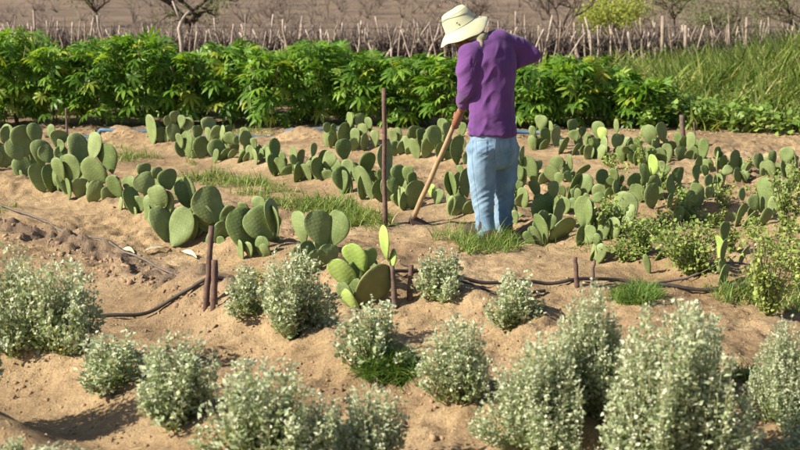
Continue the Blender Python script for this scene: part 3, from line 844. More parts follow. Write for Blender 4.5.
# second row: left group by the blue hose
cactus(160, 142, "small prickly pear with one tall pale pad at the right end of the blue hose", "154 138 149 114 13 L;160 141 162 127 12 D;166 142 168 130 6 M;171 128 168 115 10 D;170 124 169 118 7 L;175 139 171 124 12 D;175 122 175 111 10 D;188 133 189 117 11 M;181 129 182 115 8 M")
cactus(192, 158, "prickly pear with a tall pale front pad, second in the far left group", "182 148 178 133 8 M;188 154 187 131 12 L;197 139 198 125 10 D;192 159 201 150 10 D;201 153 201 136 14 D;208 133 208 117 14 D;209 141 208 127 7 M")
cactus(224, 158, "prickly pear with two bright pads in the middle of the far left group", "212 139 220 126 10 D;229 134 228 125 11 D;221 140 223 125 6 L;223 151 212 140 14 D;222 158 230 148 8 D;236 145 226 133 13 L;228 158 236 149 6 D;214 158 217 149 6 M")
cactus(246, 159, "prickly pear with a white tipped pad, last of the far left group", "248 141 243 127 9 L;250 147 243 131 11 D;238 160 247 150 5 D;244 161 250 152 5 D;250 158 251 145 9 M")
cactus(284, 172, "prickly pear with a tall dark pair of pads beside one pale pad, centre left", "276 158 273 138 10 D;291 167 295 147 9 L;299 166 301 149 7 D;276 174 271 154 9 D;283 169 279 157 11 M;281 174 296 166 10 D")
cactus(320, 178, "prickly pear with a thin upright edge-on pad, centre left", "313 158 314 143 6 D;316 172 314 156 7 M;323 168 333 153 13 M;332 171 337 159 12 L;322 179 314 158 11 D;330 183 325 170 12 M")
cactus(346, 188, "prickly pear topped by one dark round pad, left of the thin tall stake", "345 161 342 139 14 D;349 178 347 159 12 M;352 190 336 168 16 D;341 186 344 170 10 M")
cactus(368, 196, "prickly pear with a big slanting pale pad just left of the tall stake", "364 176 370 152 14 D;362 190 366 172 12 D;373 198 356 166 15 M")
cactus(388, 196, "prickly pear standing directly behind the tall thin stake", "388 178 383 142 14 D;382 198 377 180 12 D;389 198 388 176 14 D")
cactus(410, 207, "prickly pear with dark leaning pads between the tall stake and the hoe handle", "402 187 396 165 13 D;411 185 407 166 11 M;402 204 403 187 8 L;395 194 391 178 11 D;411 187 412 172 9 D;412 208 418 180 17 D;406 206 404 192 8 D")
cactus(432, 200, "tiny bright yellow green prickly pear beside the hoe handle", "433 199 431 184 8 Y;436 204 441 189 9 M")
cactus(456, 212, "prickly pear with a pale edge-on pad before a dark one, left of the jeans", "456 193 457 172 7 D;451 196 447 172 9 D;455 197 451 171 5 L;466 198 465 168 12 D;449 211 453 196 8 M;452 214 462 195 16 D;466 218 472 200 12 D")
# far middle group
cactus(356, 146, "far prickly pear with two small bright pads under the cassava, left of the stake", "344 138 344 122 11 D;350 129 350 112 7 L;360 128 360 113 9 D;370 132 367 117 7 L;356 140 355 128 10 M;364 137 362 123 10 M;353 146 354 138 10 D;365 144 365 133 6 D;375 143 374 130 8 M")
cactus(402, 153, "far prickly pear with wide dark top pad just right of the tall stake", "394 144 391 129 9 M;399 141 397 127 7 M;411 140 418 126 14 D;401 154 403 141 10 D;408 149 406 136 6 M;395 152 394 141 9 D;407 155 409 147 6 D")
cactus(422, 156, "far prickly pear with a tall pale leaning pad, midway between stake and sleeve", "427 146 428 132 9 M;418 156 411 138 11 L;424 157 432 137 13 D")
cactus(442, 158, "far prickly pear with dark pads behind the hand on the hoe", "443 135 442 118 10 M;447 138 446 122 8 D;437 145 431 126 14 D;450 163 447 151 11 M;441 158 440 142 10 D")
cactus(460, 162, "far prickly pear between the hand and the jeans", "462 136 462 122 8 L;457 159 457 136 13 D;465 165 466 152 7 D")
# right of the person, far rows
cactus(548, 146, "far prickly pear right of the jeans with a round pad standing above", "541 131 541 115 11 M;551 133 551 121 3 L;547 143 543 128 10 D;556 141 556 126 10 D")
cactus(574, 152, "far prickly pear with one round pale pad and leaf-like drooping pads", "572 133 573 119 12 D;577 141 572 130 14 L;559 147 568 137 7 D;572 154 579 143 5 D;580 156 584 145 5 D;587 147 588 132 6 M")
cactus(602, 156, "far prickly pear with two bright yellow pads one before the other", "596 154 592 138 12 D;599 138 597 121 11 L;604 157 605 146 12 D;602 140 603 127 9 Y;605 149 604 136 4 L")
cactus(624, 160, "far prickly pear tangled with weeds, left of the thick grey post", "617 134 616 119 5 M;619 148 614 134 11 D;626 157 636 141 12 D;625 159 628 146 9 D;632 172 631 157 9 D;622 158 620 146 8 M")
cactus(658, 162, "tall far prickly pear with pale and dark pads side by side near the grey post", "651 146 647 125 13 L;665 142 659 123 11 D;656 151 656 137 9 D;668 164 656 149 10 L;668 156 667 143 9 M;652 162 650 146 9 M")
cactus(684, 162, "far prickly pear of many small upright pads in front of the grey post", "679 146 677 132 7 L;673 150 671 141 10 L;684 150 684 136 8 D;689 150 692 132 8 L;681 162 680 146 13 D;696 157 692 146 8 M;688 162 690 150 9 D")
cactus(704, 172, "far prickly pear with a whitish lower pad, right of the grey post", "703 159 704 138 9 M;704 171 706 159 6 L;712 170 709 158 5 M;700 168 698 156 8 D")
cactus(730, 172, "far prickly pear of one dark round pad and an edge-on thin one on open soil", "717 172 717 151 3 D;724 171 723 155 9 D;740 169 741 157 5 L;736 172 734 150 12 D;730 172 729 162 7 D")
cactus(764, 178, "far prickly pear with a lone dark oval pad beside pale tall ones, near right edge", "759 169 757 153 11 D;776 177 776 163 9 M;771 181 766 160 12 L;764 178 762 168 6 D")
cactus(790, 178, "far prickly pear at the right edge with a pale round top pad", "787 163 787 147 12 L;787 177 781 161 7 D;797 171 796 154 7 D;790 178 790 164 8 M;804 176 806 156 12 M")
# right middle rows
cactus(640, 200, "prickly pear with a broad dark pad above a ribbed one, right of centre", "636 190 634 173 18 D;639 200 636 183 14 M;648 200 644 188 8 D")
cactus(650, 205, "prickly pear with a bright whitish yellow upright pad on top", "653 175 653 154 8 Y;648 183 642 164 10 D;652 205 653 183 16 D")
cactus(674, 206, "prickly pear with two dark ovals touching, one higher than the other", "679 184 678 167 12 D;673 196 668 175 9 D;676 207 684 190 9 D;668 206 672 194 6 D")
cactus(698, 204, "prickly pear of one tall thin dark pad over small weedy ones", "697 182 696 164 9 D;698 204 697 182 12 M;690 203 692 190 8 M")
cactus(750, 224, "prickly pear with a very dark round pad over fan-like drooping pads", "743 201 741 188 8 D;734 223 746 203 10 D;742 223 758 211 9 D;763 211 762 197 6 D;757 211 751 196 12 D;758 224 771 209 11 D")
cactus(766, 214, "prickly pear with one tall bright flat pad, right part", "768 209 764 177 12 L;772 216 776 196 10 M")
cactus(600, 200, "prickly pear with a flat dark round pad above weeds, right of the jeans", "602 186 601 169 15 D;598 200 600 184 12 M;606 201 612 188 9 D")
cactus(574, 196, "prickly pear of low dark fanned pads on open soil right of the jeans", "568 188 580 173 12 D;581 191 588 174 12 M;574 197 577 184 9 D")
cactus(556, 184, "prickly pear with one bright wide sideways pad, right of the jeans", "540 183 547 172 10 D;568 177 565 165 8 D;560 170 556 156 13 M;561 176 546 166 12 L;571 169 569 155 4 L;575 174 590 165 5 D;558 184 560 172 9 M")
cactus(530, 184, "prickly pear with a tall ribbed slanting pad next to the jeans", "522 166 522 146 6 D;536 176 527 156 12 M;540 170 537 160 8 D;524 182 523 166 8 M;514 176 519 165 12 M")
cactus(508, 224, "prickly pear half hidden behind the jeans with one dark oval in view", "507 204 511 177 12 D;508 225 508 203 10 M;516 226 514 210 7 M")
cactus(550, 228, "big dark prickly pear with a wide almost black pad, right of the jeans", "538 197 532 180 9 M;544 212 538 194 10 M;553 200 553 181 11 D;557 223 559 198 10 D;547 223 541 195 20 D;551 228 550 214 14 D")
cactus(550, 241, "prickly pear with a small upright pad and one broad pad leaning over the soil", "549 242 573 218 17 D;547 236 538 213 10 L;542 240 530 226 9 M;536 243 524 232 8 M")
cactus(584, 240, "prickly pear with a bright narrow pad before a large upright one", "582 227 586 196 17 M;586 226 587 198 7 L;578 242 583 226 11 D;588 238 592 225 11 M;602 225 601 214 7 D")
cactus(628, 236, "prickly pear with one big pale ribbed pad rising out of weeds", "627 224 624 191 20 L;618 236 616 220 11 D;634 238 636 222 12 D;628 240 627 222 12 M;640 240 646 226 10 M")
cactus(654, 266, "single dark leaning pad of prickly pear left of the sprawling weed", "652 267 665 250 8 D;650 262 645 254 6 M")
cactus(722, 284, "prickly pear with a thin bright pad inside the sprawling weed", "720 285 727 264 11 D;721 258 720 235 6 Y;724 241 725 222 11 D;722 262 724 240 9 D")
cactus(740, 266, "single dark slanting pad of prickly pear on bare soil at right", "738 267 748 244 9 D;734 268 730 260 6 D")

# smaller clumps between the ones above
for px_, py_, sz_, lab_ in ((618, 198, 15, "small clump of prickly pear between two rows, below the whitish upright pad"), (716, 204, 14, "small low prickly pear clump among weeds above the fan-like one"), (592, 158, 13, "small far prickly pear clump left of the two bright yellow pads"),
        (641, 163, 13, "small far prickly pear clump left of the tall pale and dark pair"), (722, 188, 13, "small prickly pear clump on open soil at right"), (776, 202, 14, "small prickly pear clump beside the tall bright flat pad"), (610, 236, 17, "small prickly pear clump left of the big pale ribbed pad"),
        (568, 212, 16, "small prickly pear clump behind the big almost black pad"), (522, 206, 16, "small prickly pear clump right of the jeans at shin height"), (474, 186, 14, "small prickly pear clump just left of the jeans at knee height"), (532, 150, 12, "small far prickly pear clump at the right edge of the jeans"),
        (304, 178, 13, "small prickly pear clump between the dark pair and the edge-on pad"), (262, 160, 11, "small low prickly pear clump right of the white tipped pad"), (660, 186, 13, "small prickly pear clump right of the whitish upright pad"), (745, 182, 12, "small prickly pear clump left of the lone dark oval pad"),
        (334, 146, 11, "small far prickly pear clump just right of the middle piece of blue hose"), (686, 222, 14, "small prickly pear clump above the sprawling weed"), (600, 258, 14, "small prickly pear clump near the two short stakes at right")):
    q_ = []
    for k in range(5):
        a_ = RNG.normal(0, .45); bx_ = px_ + RNG.uniform(-.75, .75) * sz_; by_ = py_ - RNG.uniform(0, 3); L_ = sz_ * RNG.uniform(.8, 1.15)
        q_.append("%.1f %.1f %.1f %.1f %.1f %s" % (bx_, by_, bx_ + L_ * math.sin(a_), by_ - L_ * math.cos(a_), L_ * RNG.uniform(.4, .7), RNG.choice(list('DLDMDL'))))
        if k < 3:
            bx2, by2 = bx_ + L_ * math.sin(a_) * .88, by_ - L_ * math.cos(a_) * .88; a2 = a_ + RNG.normal(0, .5); L2 = L_ * .85
            q_.append("%.1f %.1f %.1f %.1f %.1f %s" % (bx2, by2, bx2 + L2 * math.sin(a2), by2 - L2 * math.cos(a2), L2 * RNG.uniform(.45, .7), RNG.choice(list('DLDML'))))
    cactus(px_, py_, lab_, ';'.join(q_))

# ------------------------------------------------------------------ pale flowering bushes
def flower_bush(W, H, stems, seed):
    """stems, foliage, blossoms and a yellower skirt of leaves as separate meshes"""
    rg = np.random.default_rng(seed); st, lp, ld, lu, ls, lr, fp, fd, fs, yp, yd, ys = [], [], [], [], [], [], [], [], [], [], [], []
    for i in range(stems):
        a = rg.uniform(0, 6.283); u = math.sqrt(rg.random()) * (.72 + .28 * math.sin(a * 3 + seed)) * 1.05
        top = np.array([math.cos(a) * u * W * .52, math.sin(a) * u * W * .52, H * (1 - (.62 * u ** 2.6 if H < .6 else .80 * u ** 1.9)) * rg.uniform(.55, 1.14)])
        base = np.array([math.cos(a) * u * W * .10, math.sin(a) * u * W * .10, -.02])
        mid = base * .5 + top * .5 + np.array([math.cos(a), math.sin(a), 0]) * W * .20 * u + rg.normal(0, .012, 3); mid[2] *= .8
        ts = np.linspace(0, 1, 6)[:, None]
        c = (1 - ts) ** 2 * base + 2 * ts * (1 - ts) * mid + ts ** 2 * top
        c[:, 2] -= .0
        st.append(tube_np(c, np.linspace(.0028, .0012, 6), 3))
        nl = int(rg.integers(22, 32) * (H / .42) ** .5)
        for k in range(nl):
            t = rg.uniform(.10, 1.0) ** .85
            p = (1 - t) ** 2 * base + 2 * t * (1 - t) * mid + t ** 2 * top
            dd = rg.normal(0, 1, 3) * [1, 1, .5] + [math.cos(a) * .3, math.sin(a) * .3, .75]
            p = p + rg.normal(0, .012, 3)
            if t < .45 and rg.random() < .45:
                yp.append(p); yd.append(dd); ys.append(rg.uniform(.014, .026)); continue
            lp.append(p); ld.append(dd); lu.append(rg.normal(0, 1, 3) + [0, 0, .6]); ls.append(rg.uniform(.020, .046) * (1.15 - .35 * t))
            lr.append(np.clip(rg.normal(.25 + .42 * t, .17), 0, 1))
            if t > .42 and rg.random() < .18:
                fp.append(p + rg.normal(0, .008, 3)); fd.append(rg.normal(0, 1, 3)); fs.append(rg.uniform(.008, .017))
        fp.append(top); fd.append(rg.normal(0, 1, 3)); fs.append(rg.uniform(.007, .012))
    lt = np.array([[0, 0, 0], [-.30, .45, .10], [.30, .45, .10], [0, 1, -.08], [0, .48, 0]]); lf = np.array([[0, 4, 1], [0, 2, 4], [1, 4, 3], [4, 2, 3]])
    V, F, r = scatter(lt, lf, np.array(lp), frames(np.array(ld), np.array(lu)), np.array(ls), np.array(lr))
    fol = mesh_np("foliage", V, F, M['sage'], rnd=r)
    ft = np.array([[0, 0, 0], [-.9, .5, .3], [0, 1.2, .1], [.9, .5, .35], [0, .3, .9], [.1, -.6, .4]]); ff = np.array([[0, 1, 2], [0, 2, 3], [0, 3, 4], [0, 4, 1], [0, 4, 5]])
    V, F, r = scatter(ft, ff, np.array(fp), frames(np.array(fd), rg.normal(0, 1, (len(fd), 3)) + [0, 0, 1]), np.array(fs))
    blo = mesh_np("blossoms", V, F, M['bloom'], rnd=r)
    if not yp: yp, yd, ys = [np.zeros(3)], [np.array([0, 0, 1.])], [.01]
    V, F, r = scatter(lt, lf, np.array(yp), frames(np.array(yd), rg.normal(0, 1, (len(yd), 3)) + [0, 0, 1]), np.array(ys))
    low = mesh_np("lower_leaves", V, F, M['lowleaf'], rnd=r)
    return tubes_mesh("stems", st, M['stalk']), fol, blo, low
BUSH = {'s': [flower_bush(.34, .36, 62, 1), flower_bush(.36, .38, 66, 2)],
        'm': [flower_bush(.50, .50, 125, 3), flower_bush(.54, .48, 135, 4), flower_bush(.48, .52, 120, 5)],
        'l': [flower_bush(.74, .82, 330, 6), flower_bush(.80, .84, 360, 7)]}
BS = {'s': (.35, .37), 'm': (.51, .50), 'l': (.77, .83)}
bushes = [  # base x, base y, width px, height px, kind, label
    (12, 352, 80, 96, 'm', "pale bush cut by the left edge, merged with its right neighbour"),
    (58, 352, 78, 92, 'm', "pale flowering bush at far left with the black pipe starting behind it"),
    (112, 388, 72, 58, 's', "low sprawling pale bush with straggly stems, second row from the left"),
    (178, 424, 92, 84, 'm', "pale bush with a few yellow leaves at its right foot, lower left"),
    (262, 462, 104, 104, 'm', "large pale bush at the bottom edge, left of centre"),
    (372, 476, 76, 86, 'm', "pale bush cut by the bottom edge, right one of the centre pair"),
    (318, 478, 70, 80, 'm', "pale bush cut by the bottom edge, left one of the centre pair"),
    (247, 318, 42, 48, 's', "small thin pale bush just right of the leaning stake"),
    (292, 338, 76, 82, 'm', "round pale bush in front of the big dark rounds of cactus"),
    (372, 372, 66, 68, 's', "thin yellowish bush with the lush grass tuft at its foot"),
    (441, 301, 46, 56, 's', "small upright bush left of the person's feet by two short stakes"),
    (458, 404, 76, 82, 'm', "pale bush with fallen leaves at its foot, centre foreground"),
    (514, 326, 50, 58, 's', "small round pale bush below the person's right foot"),
    (540, 452, 100, 118, 'l', "big pale bush, left one of the large pair in the right foreground"),
    (590, 420, 88, 128, 'l', "tall pale bush standing behind and between the two largest"),
    (672, 478, 138, 176, 'l', "largest pale bush, reaching the bottom edge, right foreground"),
    (690, 400, 70, 96, 'm', "pale bush crowding the right shoulder of the largest one"),
    (786, 424, 66, 104, 'l', "pale bush cut by the right edge, large one"),
    (800, 470, 54, 50, 's', "small pale bush in the bottom right corner"),
    (14, 470, 30, 34, 's', "small pale sprig of bush at the bottom left corner"),
    (-48, 412, 96, 100, 'm', "pale bush just outside the left edge, casting its shadow in"),
    (48, 494, 100, 46, 'm', "low pale bush cut by the bottom edge, second from the bottom left corner"),
]
for i, (bx, by, w, h, k, lab) in enumerate(bushes):
    g = ground(bx, by); s = g[1] / FPX
    root = empty("flowering_bush", (g[0], g[1] + .10 * (w * s), hz(g[0], g[1]) - .01), lab, "bush", "pale flowering bushes")
    v = BUSH[k][i % len(BUSH[k])]; bw, bh = BS[k]; a = RNG.uniform(0, 6.28)
    sx = w * s / bw * (1.34 if k == 'l' else 1.25); sz = h * s / bh * (1.02 if k == 'l' else 1.06)
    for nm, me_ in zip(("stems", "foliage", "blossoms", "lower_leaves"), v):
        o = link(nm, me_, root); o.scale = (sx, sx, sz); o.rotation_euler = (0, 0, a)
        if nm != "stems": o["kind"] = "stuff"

# ------------------------------------------------------------------ leafy weeds on the right
def weed(bx, by, w, h, n, label, yellow=.5, upright=.5):
    g = ground(bx, by); s = g[1] / FPX; W, H = w * s, h * s
    root = empty("leafy_weed", tuple(g), label, "weed", "leafy weeds among the cactus rows")
    st, lp, ld, ls = [], [], [], []
    for i in range(max(5, n // 22)):
        a = RNG.uniform(0, 6.283); u = math.sqrt(RNG.random())
        top = np.array([math.cos(a) * u * W * .5, math.sin(a) * u * W * .35, H * RNG.uniform(.45, 1.05) * (1 - .4 * u * (1 - upright))])
        mid = top * [.55, .55, .62] + RNG.normal(0, .02, 3)
        ts = np.linspace(0, 1, 6)[:, None]; c = 2 * ts * (1 - ts) * mid + ts ** 2 * top
        st.append(tube_np(c, np.linspace(.004, .0015, 6), 3))
        for k in range(22):
            t = RNG.uniform(.1, 1); p = 2 * t * (1 - t) * mid + t * t * top + RNG.normal(0, .018, 3)
            lp.append(p); ld.append(RNG.normal(0, 1, 3) + [0, 0, .1]); ls.append(RNG.uniform(.013, .034))
    link("stems", tubes_mesh("stems", st, M['stalk']), root)
    nn = len(lp); lp = np.array(lp)
    lp[:, 2] = np.maximum(lp[:, 2], .01)
    V, F, r = scatter(heart * [.8, 1, 1], heartF, lp, frames(np.array(ld), RNG.normal(0, .6, (nn, 3)) + [-.3, -.3, 1]), np.array(ls), np.clip(RNG.normal(yellow, .25, nn), 0, 1))
    o = link("foliage", mesh_np("foliage", V, F, M['weed'], rnd=r), root); o["kind"] = "stuff"
weed(605, 238, 44, 54, 560, "leafy weed left of the big pale ribbed cactus pad", .4)
weed(642, 254, 52, 48, 560, "low leafy weed right of the big pale ribbed cactus pad", .3)
weed(626, 262, 60, 26, 300, "low spreading weed below the big pale ribbed cactus pad", .35)
weed(692, 276, 104, 68, 1500, "broad sprawling yellow green weed behind the largest bush", .45, .2)
weed(724, 208, 34, 30, 240, "light yellowish weed on open soil in the right middle", .7)
weed(618, 186, 30, 26, 240, "pale straggly weed near the flat round cactus pad", .7)
weed(641, 168, 28, 36, 220, "tangled weed around the far cactus near the thick grey post", .4)
weed(688, 206, 30, 22, 200, "low dark weed under the tall thin cactus pad", .3)
weed(786, 236, 44, 74, 760, "tall weed climbing beside the tall bright cactus pad at right", .4, .9)
weed(712, 228, 34, 30, 180, "small weed between the cactus rows above the sprawling one", .4)
weed(768, 318, 70, 96, 1000, "tall yellowing weed at the right edge above the last bush", .7, .9)
weed(800, 290, 44, 70, 420, "tall thin weed cut by the right edge", .6, .9)
weed(795, 192, 22, 34, 180, "weed at the right edge beside the far cactus", .5)
weed(664, 228, 26, 22, 160, "small weed on soil in front of the two touching dark cactus ovals", .6)
for bx_, by_, w_, h_, lab_ in ((556, 208, 26, 16, "little weed on bare soil left of the bright narrow pad"), (612, 170, 22, 18, "little weed under the far tangled cactus"), (676, 222, 30, 26, "small weed above the sprawling yellow green one"),
        (730, 252, 26, 26, "weed around the thin bright pad at right"), (752, 240, 24, 22, "small weed by the thin stick at right"), (760, 196, 24, 16, "small weed behind the very dark round pad"), (664, 190, 22, 20, "small weed right of the whitish upright pad"),
        (590, 232, 24, 22, "small weed at the foot of the large upright pad"), (655, 240, 40, 24, "low weed left of the sprawling one"), (780, 262, 40, 40, "bushy yellow weed below the climbing weed at right"), (742, 172, 20, 12, "tiny weed on far open soil at right"), (610, 214, 26, 20, "small weed between two rows right of the jeans")):
    weed(bx_, by_, w_ * 1.2, h_ * 1.2, 220, lab_, .45)
weed(262, 300, 26, 34, 120, "small pale sprig growing in front of the overlapping dark cactus rounds", .6, .9)

# ------------------------------------------------------------------ the person with the hoe
def P3(px, py, Y): return Vector(at_depth(px, py, Y))
MB = 10.0 / FPX          # one photograph pixel at the person, in metres
sphere = bmesh.new(); bmesh.ops.create_uvsphere(sphere, u_segments=20, v_segments=12, radius=1)
sV = np.array([v.co[:] for v in sphere.verts]); sF = []
for f in sphere.faces:
    i = [v.index for v in f.verts]; sF.append(i[:3]); 
    if len(i) == 4: sF.append([i[0], i[2], i[3]])
sF = np.array(sF); sphere.free()
def sweep(stations, step=.012):
    """stations: (point, rx, ry, rz, yaw): solid of overlapping ellipsoids"""
    out = []
    for a, b in zip(stations[:-1], stations[1:]):
        n = max(2, int((Vector(b[0]) - Vector(a[0])).length / step))
        for i in range(n + 1):
            t = i / n; e = t
            p = Vector(a[0]).lerp(Vector(b[0]), t)
            r = [a[k] * (1 - e) + b[k] * e for k in (1, 2, 3)]; yaw = a[4] * (1 - e) + b[4] * e
            c, s = math.cos(yaw), math.sin(yaw); Rz = np.array([[c, -s, 0], [s, c, 0], [0, 0, 1]])
            out.append(((sV * r) @ Rz.T + np.array(p), sF))
    return out
def limb(pts, rad, step=.012, yaw=0):
    return sweep([(p, r, r, r, 0) for p, r in zip(pts, rad)], step)
def solid(name, parts, voxel, smooth, mat, parent, origin, disp=None, relax=.6):
    V, F, _ = merge(parts)
    me = mesh_np("tmp", V - np.array(origin), F)
    o = bpy.data.objects.new("tmp", me); COL.objects.link(o)
    m = o.modifiers.new("r", 'REMESH'); m.mode = 'VOXEL'; m.voxel_size = voxel; m.use_smooth_shade = True
    m = o.modifiers.new("s", 'SMOOTH'); m.factor = relax; m.iterations = smooth
    dg = bpy.context.evaluated_depsgraph_get()
    me2 = bpy.data.meshes.new_from_object(o.evaluated_get(dg)); bpy.data.objects.remove(o); bpy.data.meshes.remove(me)
    me2.name = name
    if disp is not None:
        n = len(me2.vertices); co = np.zeros(n * 3); no = np.zeros(n * 3)
        me2.vertices.foreach_get("co", co); me2.vertices.foreach_get("normal", no)
        co = co.reshape(-1, 3); no = no.reshape(-1, 3)
        co = co + no * disp(co, no)[:, None]
        me2.vertices.foreach_set("co", co.ravel()); me2.update()
    me2.materials.clear(); me2.materials.append(mat)
    for p in me2.polygons: p.use_smooth = True
    return link(name, me2, parent)

M['skin'] = plain('tanned skin', (.27, .125, .075), .55, (.20, .085, .05), 18)
def cloth(name, a, b, scale, weave=320, spec=.1):
    m, nt, bb = mat_new(name)
    n = noise(nt, scale, 5, .6, obj=True)
    c = ramp(nt, n, [(.3, b), (.7, a)])
    f = noise(nt, weave, 2, .5, obj=True)
    c = mixc(nt, .35, c, ramp(nt, f, [(.3, (.7, .7, .7)), (.7, (1.1, 1.1, 1.1))]), 'MULTIPLY')
    nt.links.new(c, bb.inputs["Base Color"]); bb.inputs["Roughness"].default_value = .9
    bb.inputs["Specular IOR Level"].default_value = spec; bb.inputs["Sheen Weight"].default_value = .15
    bump(nt, bb, f, .3, .002); return m
M['purple'] = cloth('purple jersey', (.155, .060, .215), (.095, .038, .150), 5)
M['denim'] = cloth('washed denim', (.25, .36, .47), (.11, .19, .30), 7)
M['denim_dark'] = cloth('denim seam', (.13, .21, .32), (.09, .15, .25), 9)
M['hat'] = cloth('cream cotton', (.56, .56, .38), (.48, .48, .32), 8)
M['scarf'] = cloth('beige cloth', (.33, .31, .21), (.24, .22, .145), 8)
M['hair'] = plain('black hair', (.012, .010, .009), .5)
M['boot'] = plain('worn boot', (.07, .045, .03), .7, (.04, .03, .02), 8)
M['wood'] = plain('worn ash handle', (.42, .30, .18), .6, (.27, .185, .11), 10, .2, .002)
M['iron'] = plain('earthy iron', (.10, .065, .05), .6, (.05, .035, .03), 20, .3, .002)

gf = ground(490, 238); YB = float(gf[1])
YAW = R(24)                     # body turned: its right shoulder farther than its left
person = empty("person", tuple(gf), "person in a purple long sleeved shirt, light jeans and cream hat, bending over a hoe", "person")
O = Vector(gf)
pt = lambda px, py, dy=0: P3(px, py, YB + dy)

# hoe line
hoe_tip = Vector(ground(411, 223))
hand_l = pt(456, 121, .27)
dirh = (hand_l - hoe_tip).normalized()
print('HOE', YB, hoe_tip, hand_l, dirh)
hoe_top = hand_l + dirh * .50
hand_r = hand_l + dirh * .42

# jeans
def leg_st(seq, y):
    return [(pt(px, py, dy + y), rx * MB, ry * MB, rz * MB, YAW) for px, py, rx, ry, rz, dy in seq]
hips = [(pt(493.5, 133, 0), 24 * MB, 16 * MB, 9 * MB, YAW), (pt(493, 146, .01), 25.5 * MB, 18.5 * MB, 12 * MB, YAW), (pt(491.5, 160, .01), 24.5 * MB, 17 * MB, 10 * MB, YAW)]
legL = leg_st([(482, 150, 14.8, 17, 12, 0), (481.5, 172, 13.2, 14.5, 10, 0), (483.5, 196, 11.0, 12, 9, .01), (485, 215, 9.6, 10.5, 9, 0), (485, 235, 9.4, 10.5, 4, -.02)], -.04)
legR = leg_st([(504, 148, 14.6, 17, 12, 0), (505, 172, 12.0, 14, 10, .02), (504.5, 196, 9.8, 12, 9, .04), (503.5, 215, 8.8, 10.5, 9, .03), (503, 231, 8.6, 10.5, 4, .03)], .13)
Ox, Oy, Oz = O
def denim_disp(co, no):
    x, y, z = co.T
    kn = np.exp(-((z - .33) / .13) ** 2) + .8 * np.exp(-((z - .68) / .06) ** 2) + 1.2 * np.exp(-((z - .10) / .09) ** 2)
    q = .35 + kn
    r1 = 1 - 2 * np.abs(vnoise(x * 5 + y * 6 + 3.1, z * 13 + (x + y) * 9, 21))
    r2 = 1 - 2 * np.abs(vnoise(x * 8 - y * 5 + 7.7, z * 24 - (x - y) * 13, 25))
    r3 = 1 - 2 * np.abs(vnoise(x * 9 + y * 9, z * 4 + x * 4, 29))
    return q * (.012 * (r1 - .6) + .008 * (r2 - .6)) + .010 * (r3 - .6)
jeans = solid("jeans", sweep(hips) + sweep(legL) + sweep(legR), .0065, 5, M['denim'], person, O, denim_disp)

# shirt: torso, shoulders, both sleeves
torso = [(pt(493, 133, 0), 26.6 * MB, 18.8 * MB, 5 * MB, YAW), (pt(492.5, 118, 0), 24.0 * MB, 16.5 * MB, 9 * MB, YAW), (pt(492, 100, .01), 23.5 * MB, 16.5 * MB, 10 * MB, YAW),
         (pt(491.5, 80, .02), 24.5 * MB, 17.5 * MB, 10 * MB, YAW), (pt(491.5, 62, .03), 25.5 * MB, 18 * MB, 11 * MB, YAW), (pt(492.5, 50, .05), 23 * MB, 16 * MB, 10 * MB, YAW), (pt(495, 42, .07), 17 * MB, 12 * MB, 8.5 * MB, YAW)]
sh_l = pt(470, 56, -.04); sh_r = pt(510, 46, .13)
yoke = limb([pt(474, 53, -.02), pt(486, 46, .03), pt(498, 41.5, .08), pt(510, 45, .13)], [10.5 * MB, 11.5 * MB, 11.5 * MB, 10.5 * MB])
el_l = pt(468.5, 88, -.06); wr_l = pt(462.5, 108, .14); cuff_l = pt(464.2, 102.5, .07)
arm_l = limb([sh_l, pt(468.5, 70, -.06), el_l, cuff_l], [12.0 * MB, 11.3 * MB, 9.6 * MB, 7.0 * MB])
el_r = pt(532, 55.5, .17); 
arm_r = limb([sh_r, pt(521, 49, .16), el_r], [11.5 * MB, 9.6 * MB, 8.0 * MB])
fore_r = limb([el_r, el_r.lerp(hand_r, .55), el_r.lerp(hand_r, .88)], [8.0 * MB, 6.5 * MB, 5.2 * MB])
neck_p = pt(481, 44, .07)
def shirt_disp(co, no):
    x, y, z = co.T
    a = .017 * (.5 - 2 * np.abs(vnoise((x * .8 + z * .55) * 8 + y * 3, (z - x * .7) * 2.6, 33))) + .011 * (.5 - 2 * np.abs(vnoise((x - z * .5) * 14 + y * 5, (z + x * .6) * 5, 35)))
    arm = (x < (pt(470, 80)[0] - O[0])) * 1.0
    b = .010 * fbm(x * 6 + y * 3, z * 20 - x * 12, 39, 3, .5) * np.clip(arm + .45 * (z < .95) + .4 * (x > .17), 0, 1) + .007 * (.5 - 2 * np.abs(vnoise(z * 20 + x * 6, x * 6 - z * 3, 44))) * np.exp(-((z - .78) / .07) ** 2)
    rib = .0035 * np.sin(z * 70 + x * 30 + 6 * vnoise(x * 9, z * 9, 2)) * np.exp(-((z - .82) / .08) ** 2)
    return a + b + rib
shirt = solid("shirt", sweep(torso) + yoke + arm_l + arm_r + fore_r, .0065, 6, M['purple'], person, O, shirt_disp)
# collar band and hem
def ring(name, c, rx, ry, axis, r, mat, parent, n=28, wob=.004):
    q = Vector(axis).to_track_quat('Z', 'Y'); cz = Matrix.Rotation(YAW, 3, 'Z')
    pts = [Vector(c) - O + q @ Vector((rx * math.cos(a), ry * math.sin(a), wob * math.sin(3 * a))) for a in np.linspace(0, 2 * math.pi, n)]
    return tube_obj(name, np.array([p[:] for p in pts]), r, mat, parent, 7)
ring("collar", pt(481.5, 45.5, .05), 8.6 * MB, 8 * MB, (-.35, .1, .95), .007, M['purple'], person)

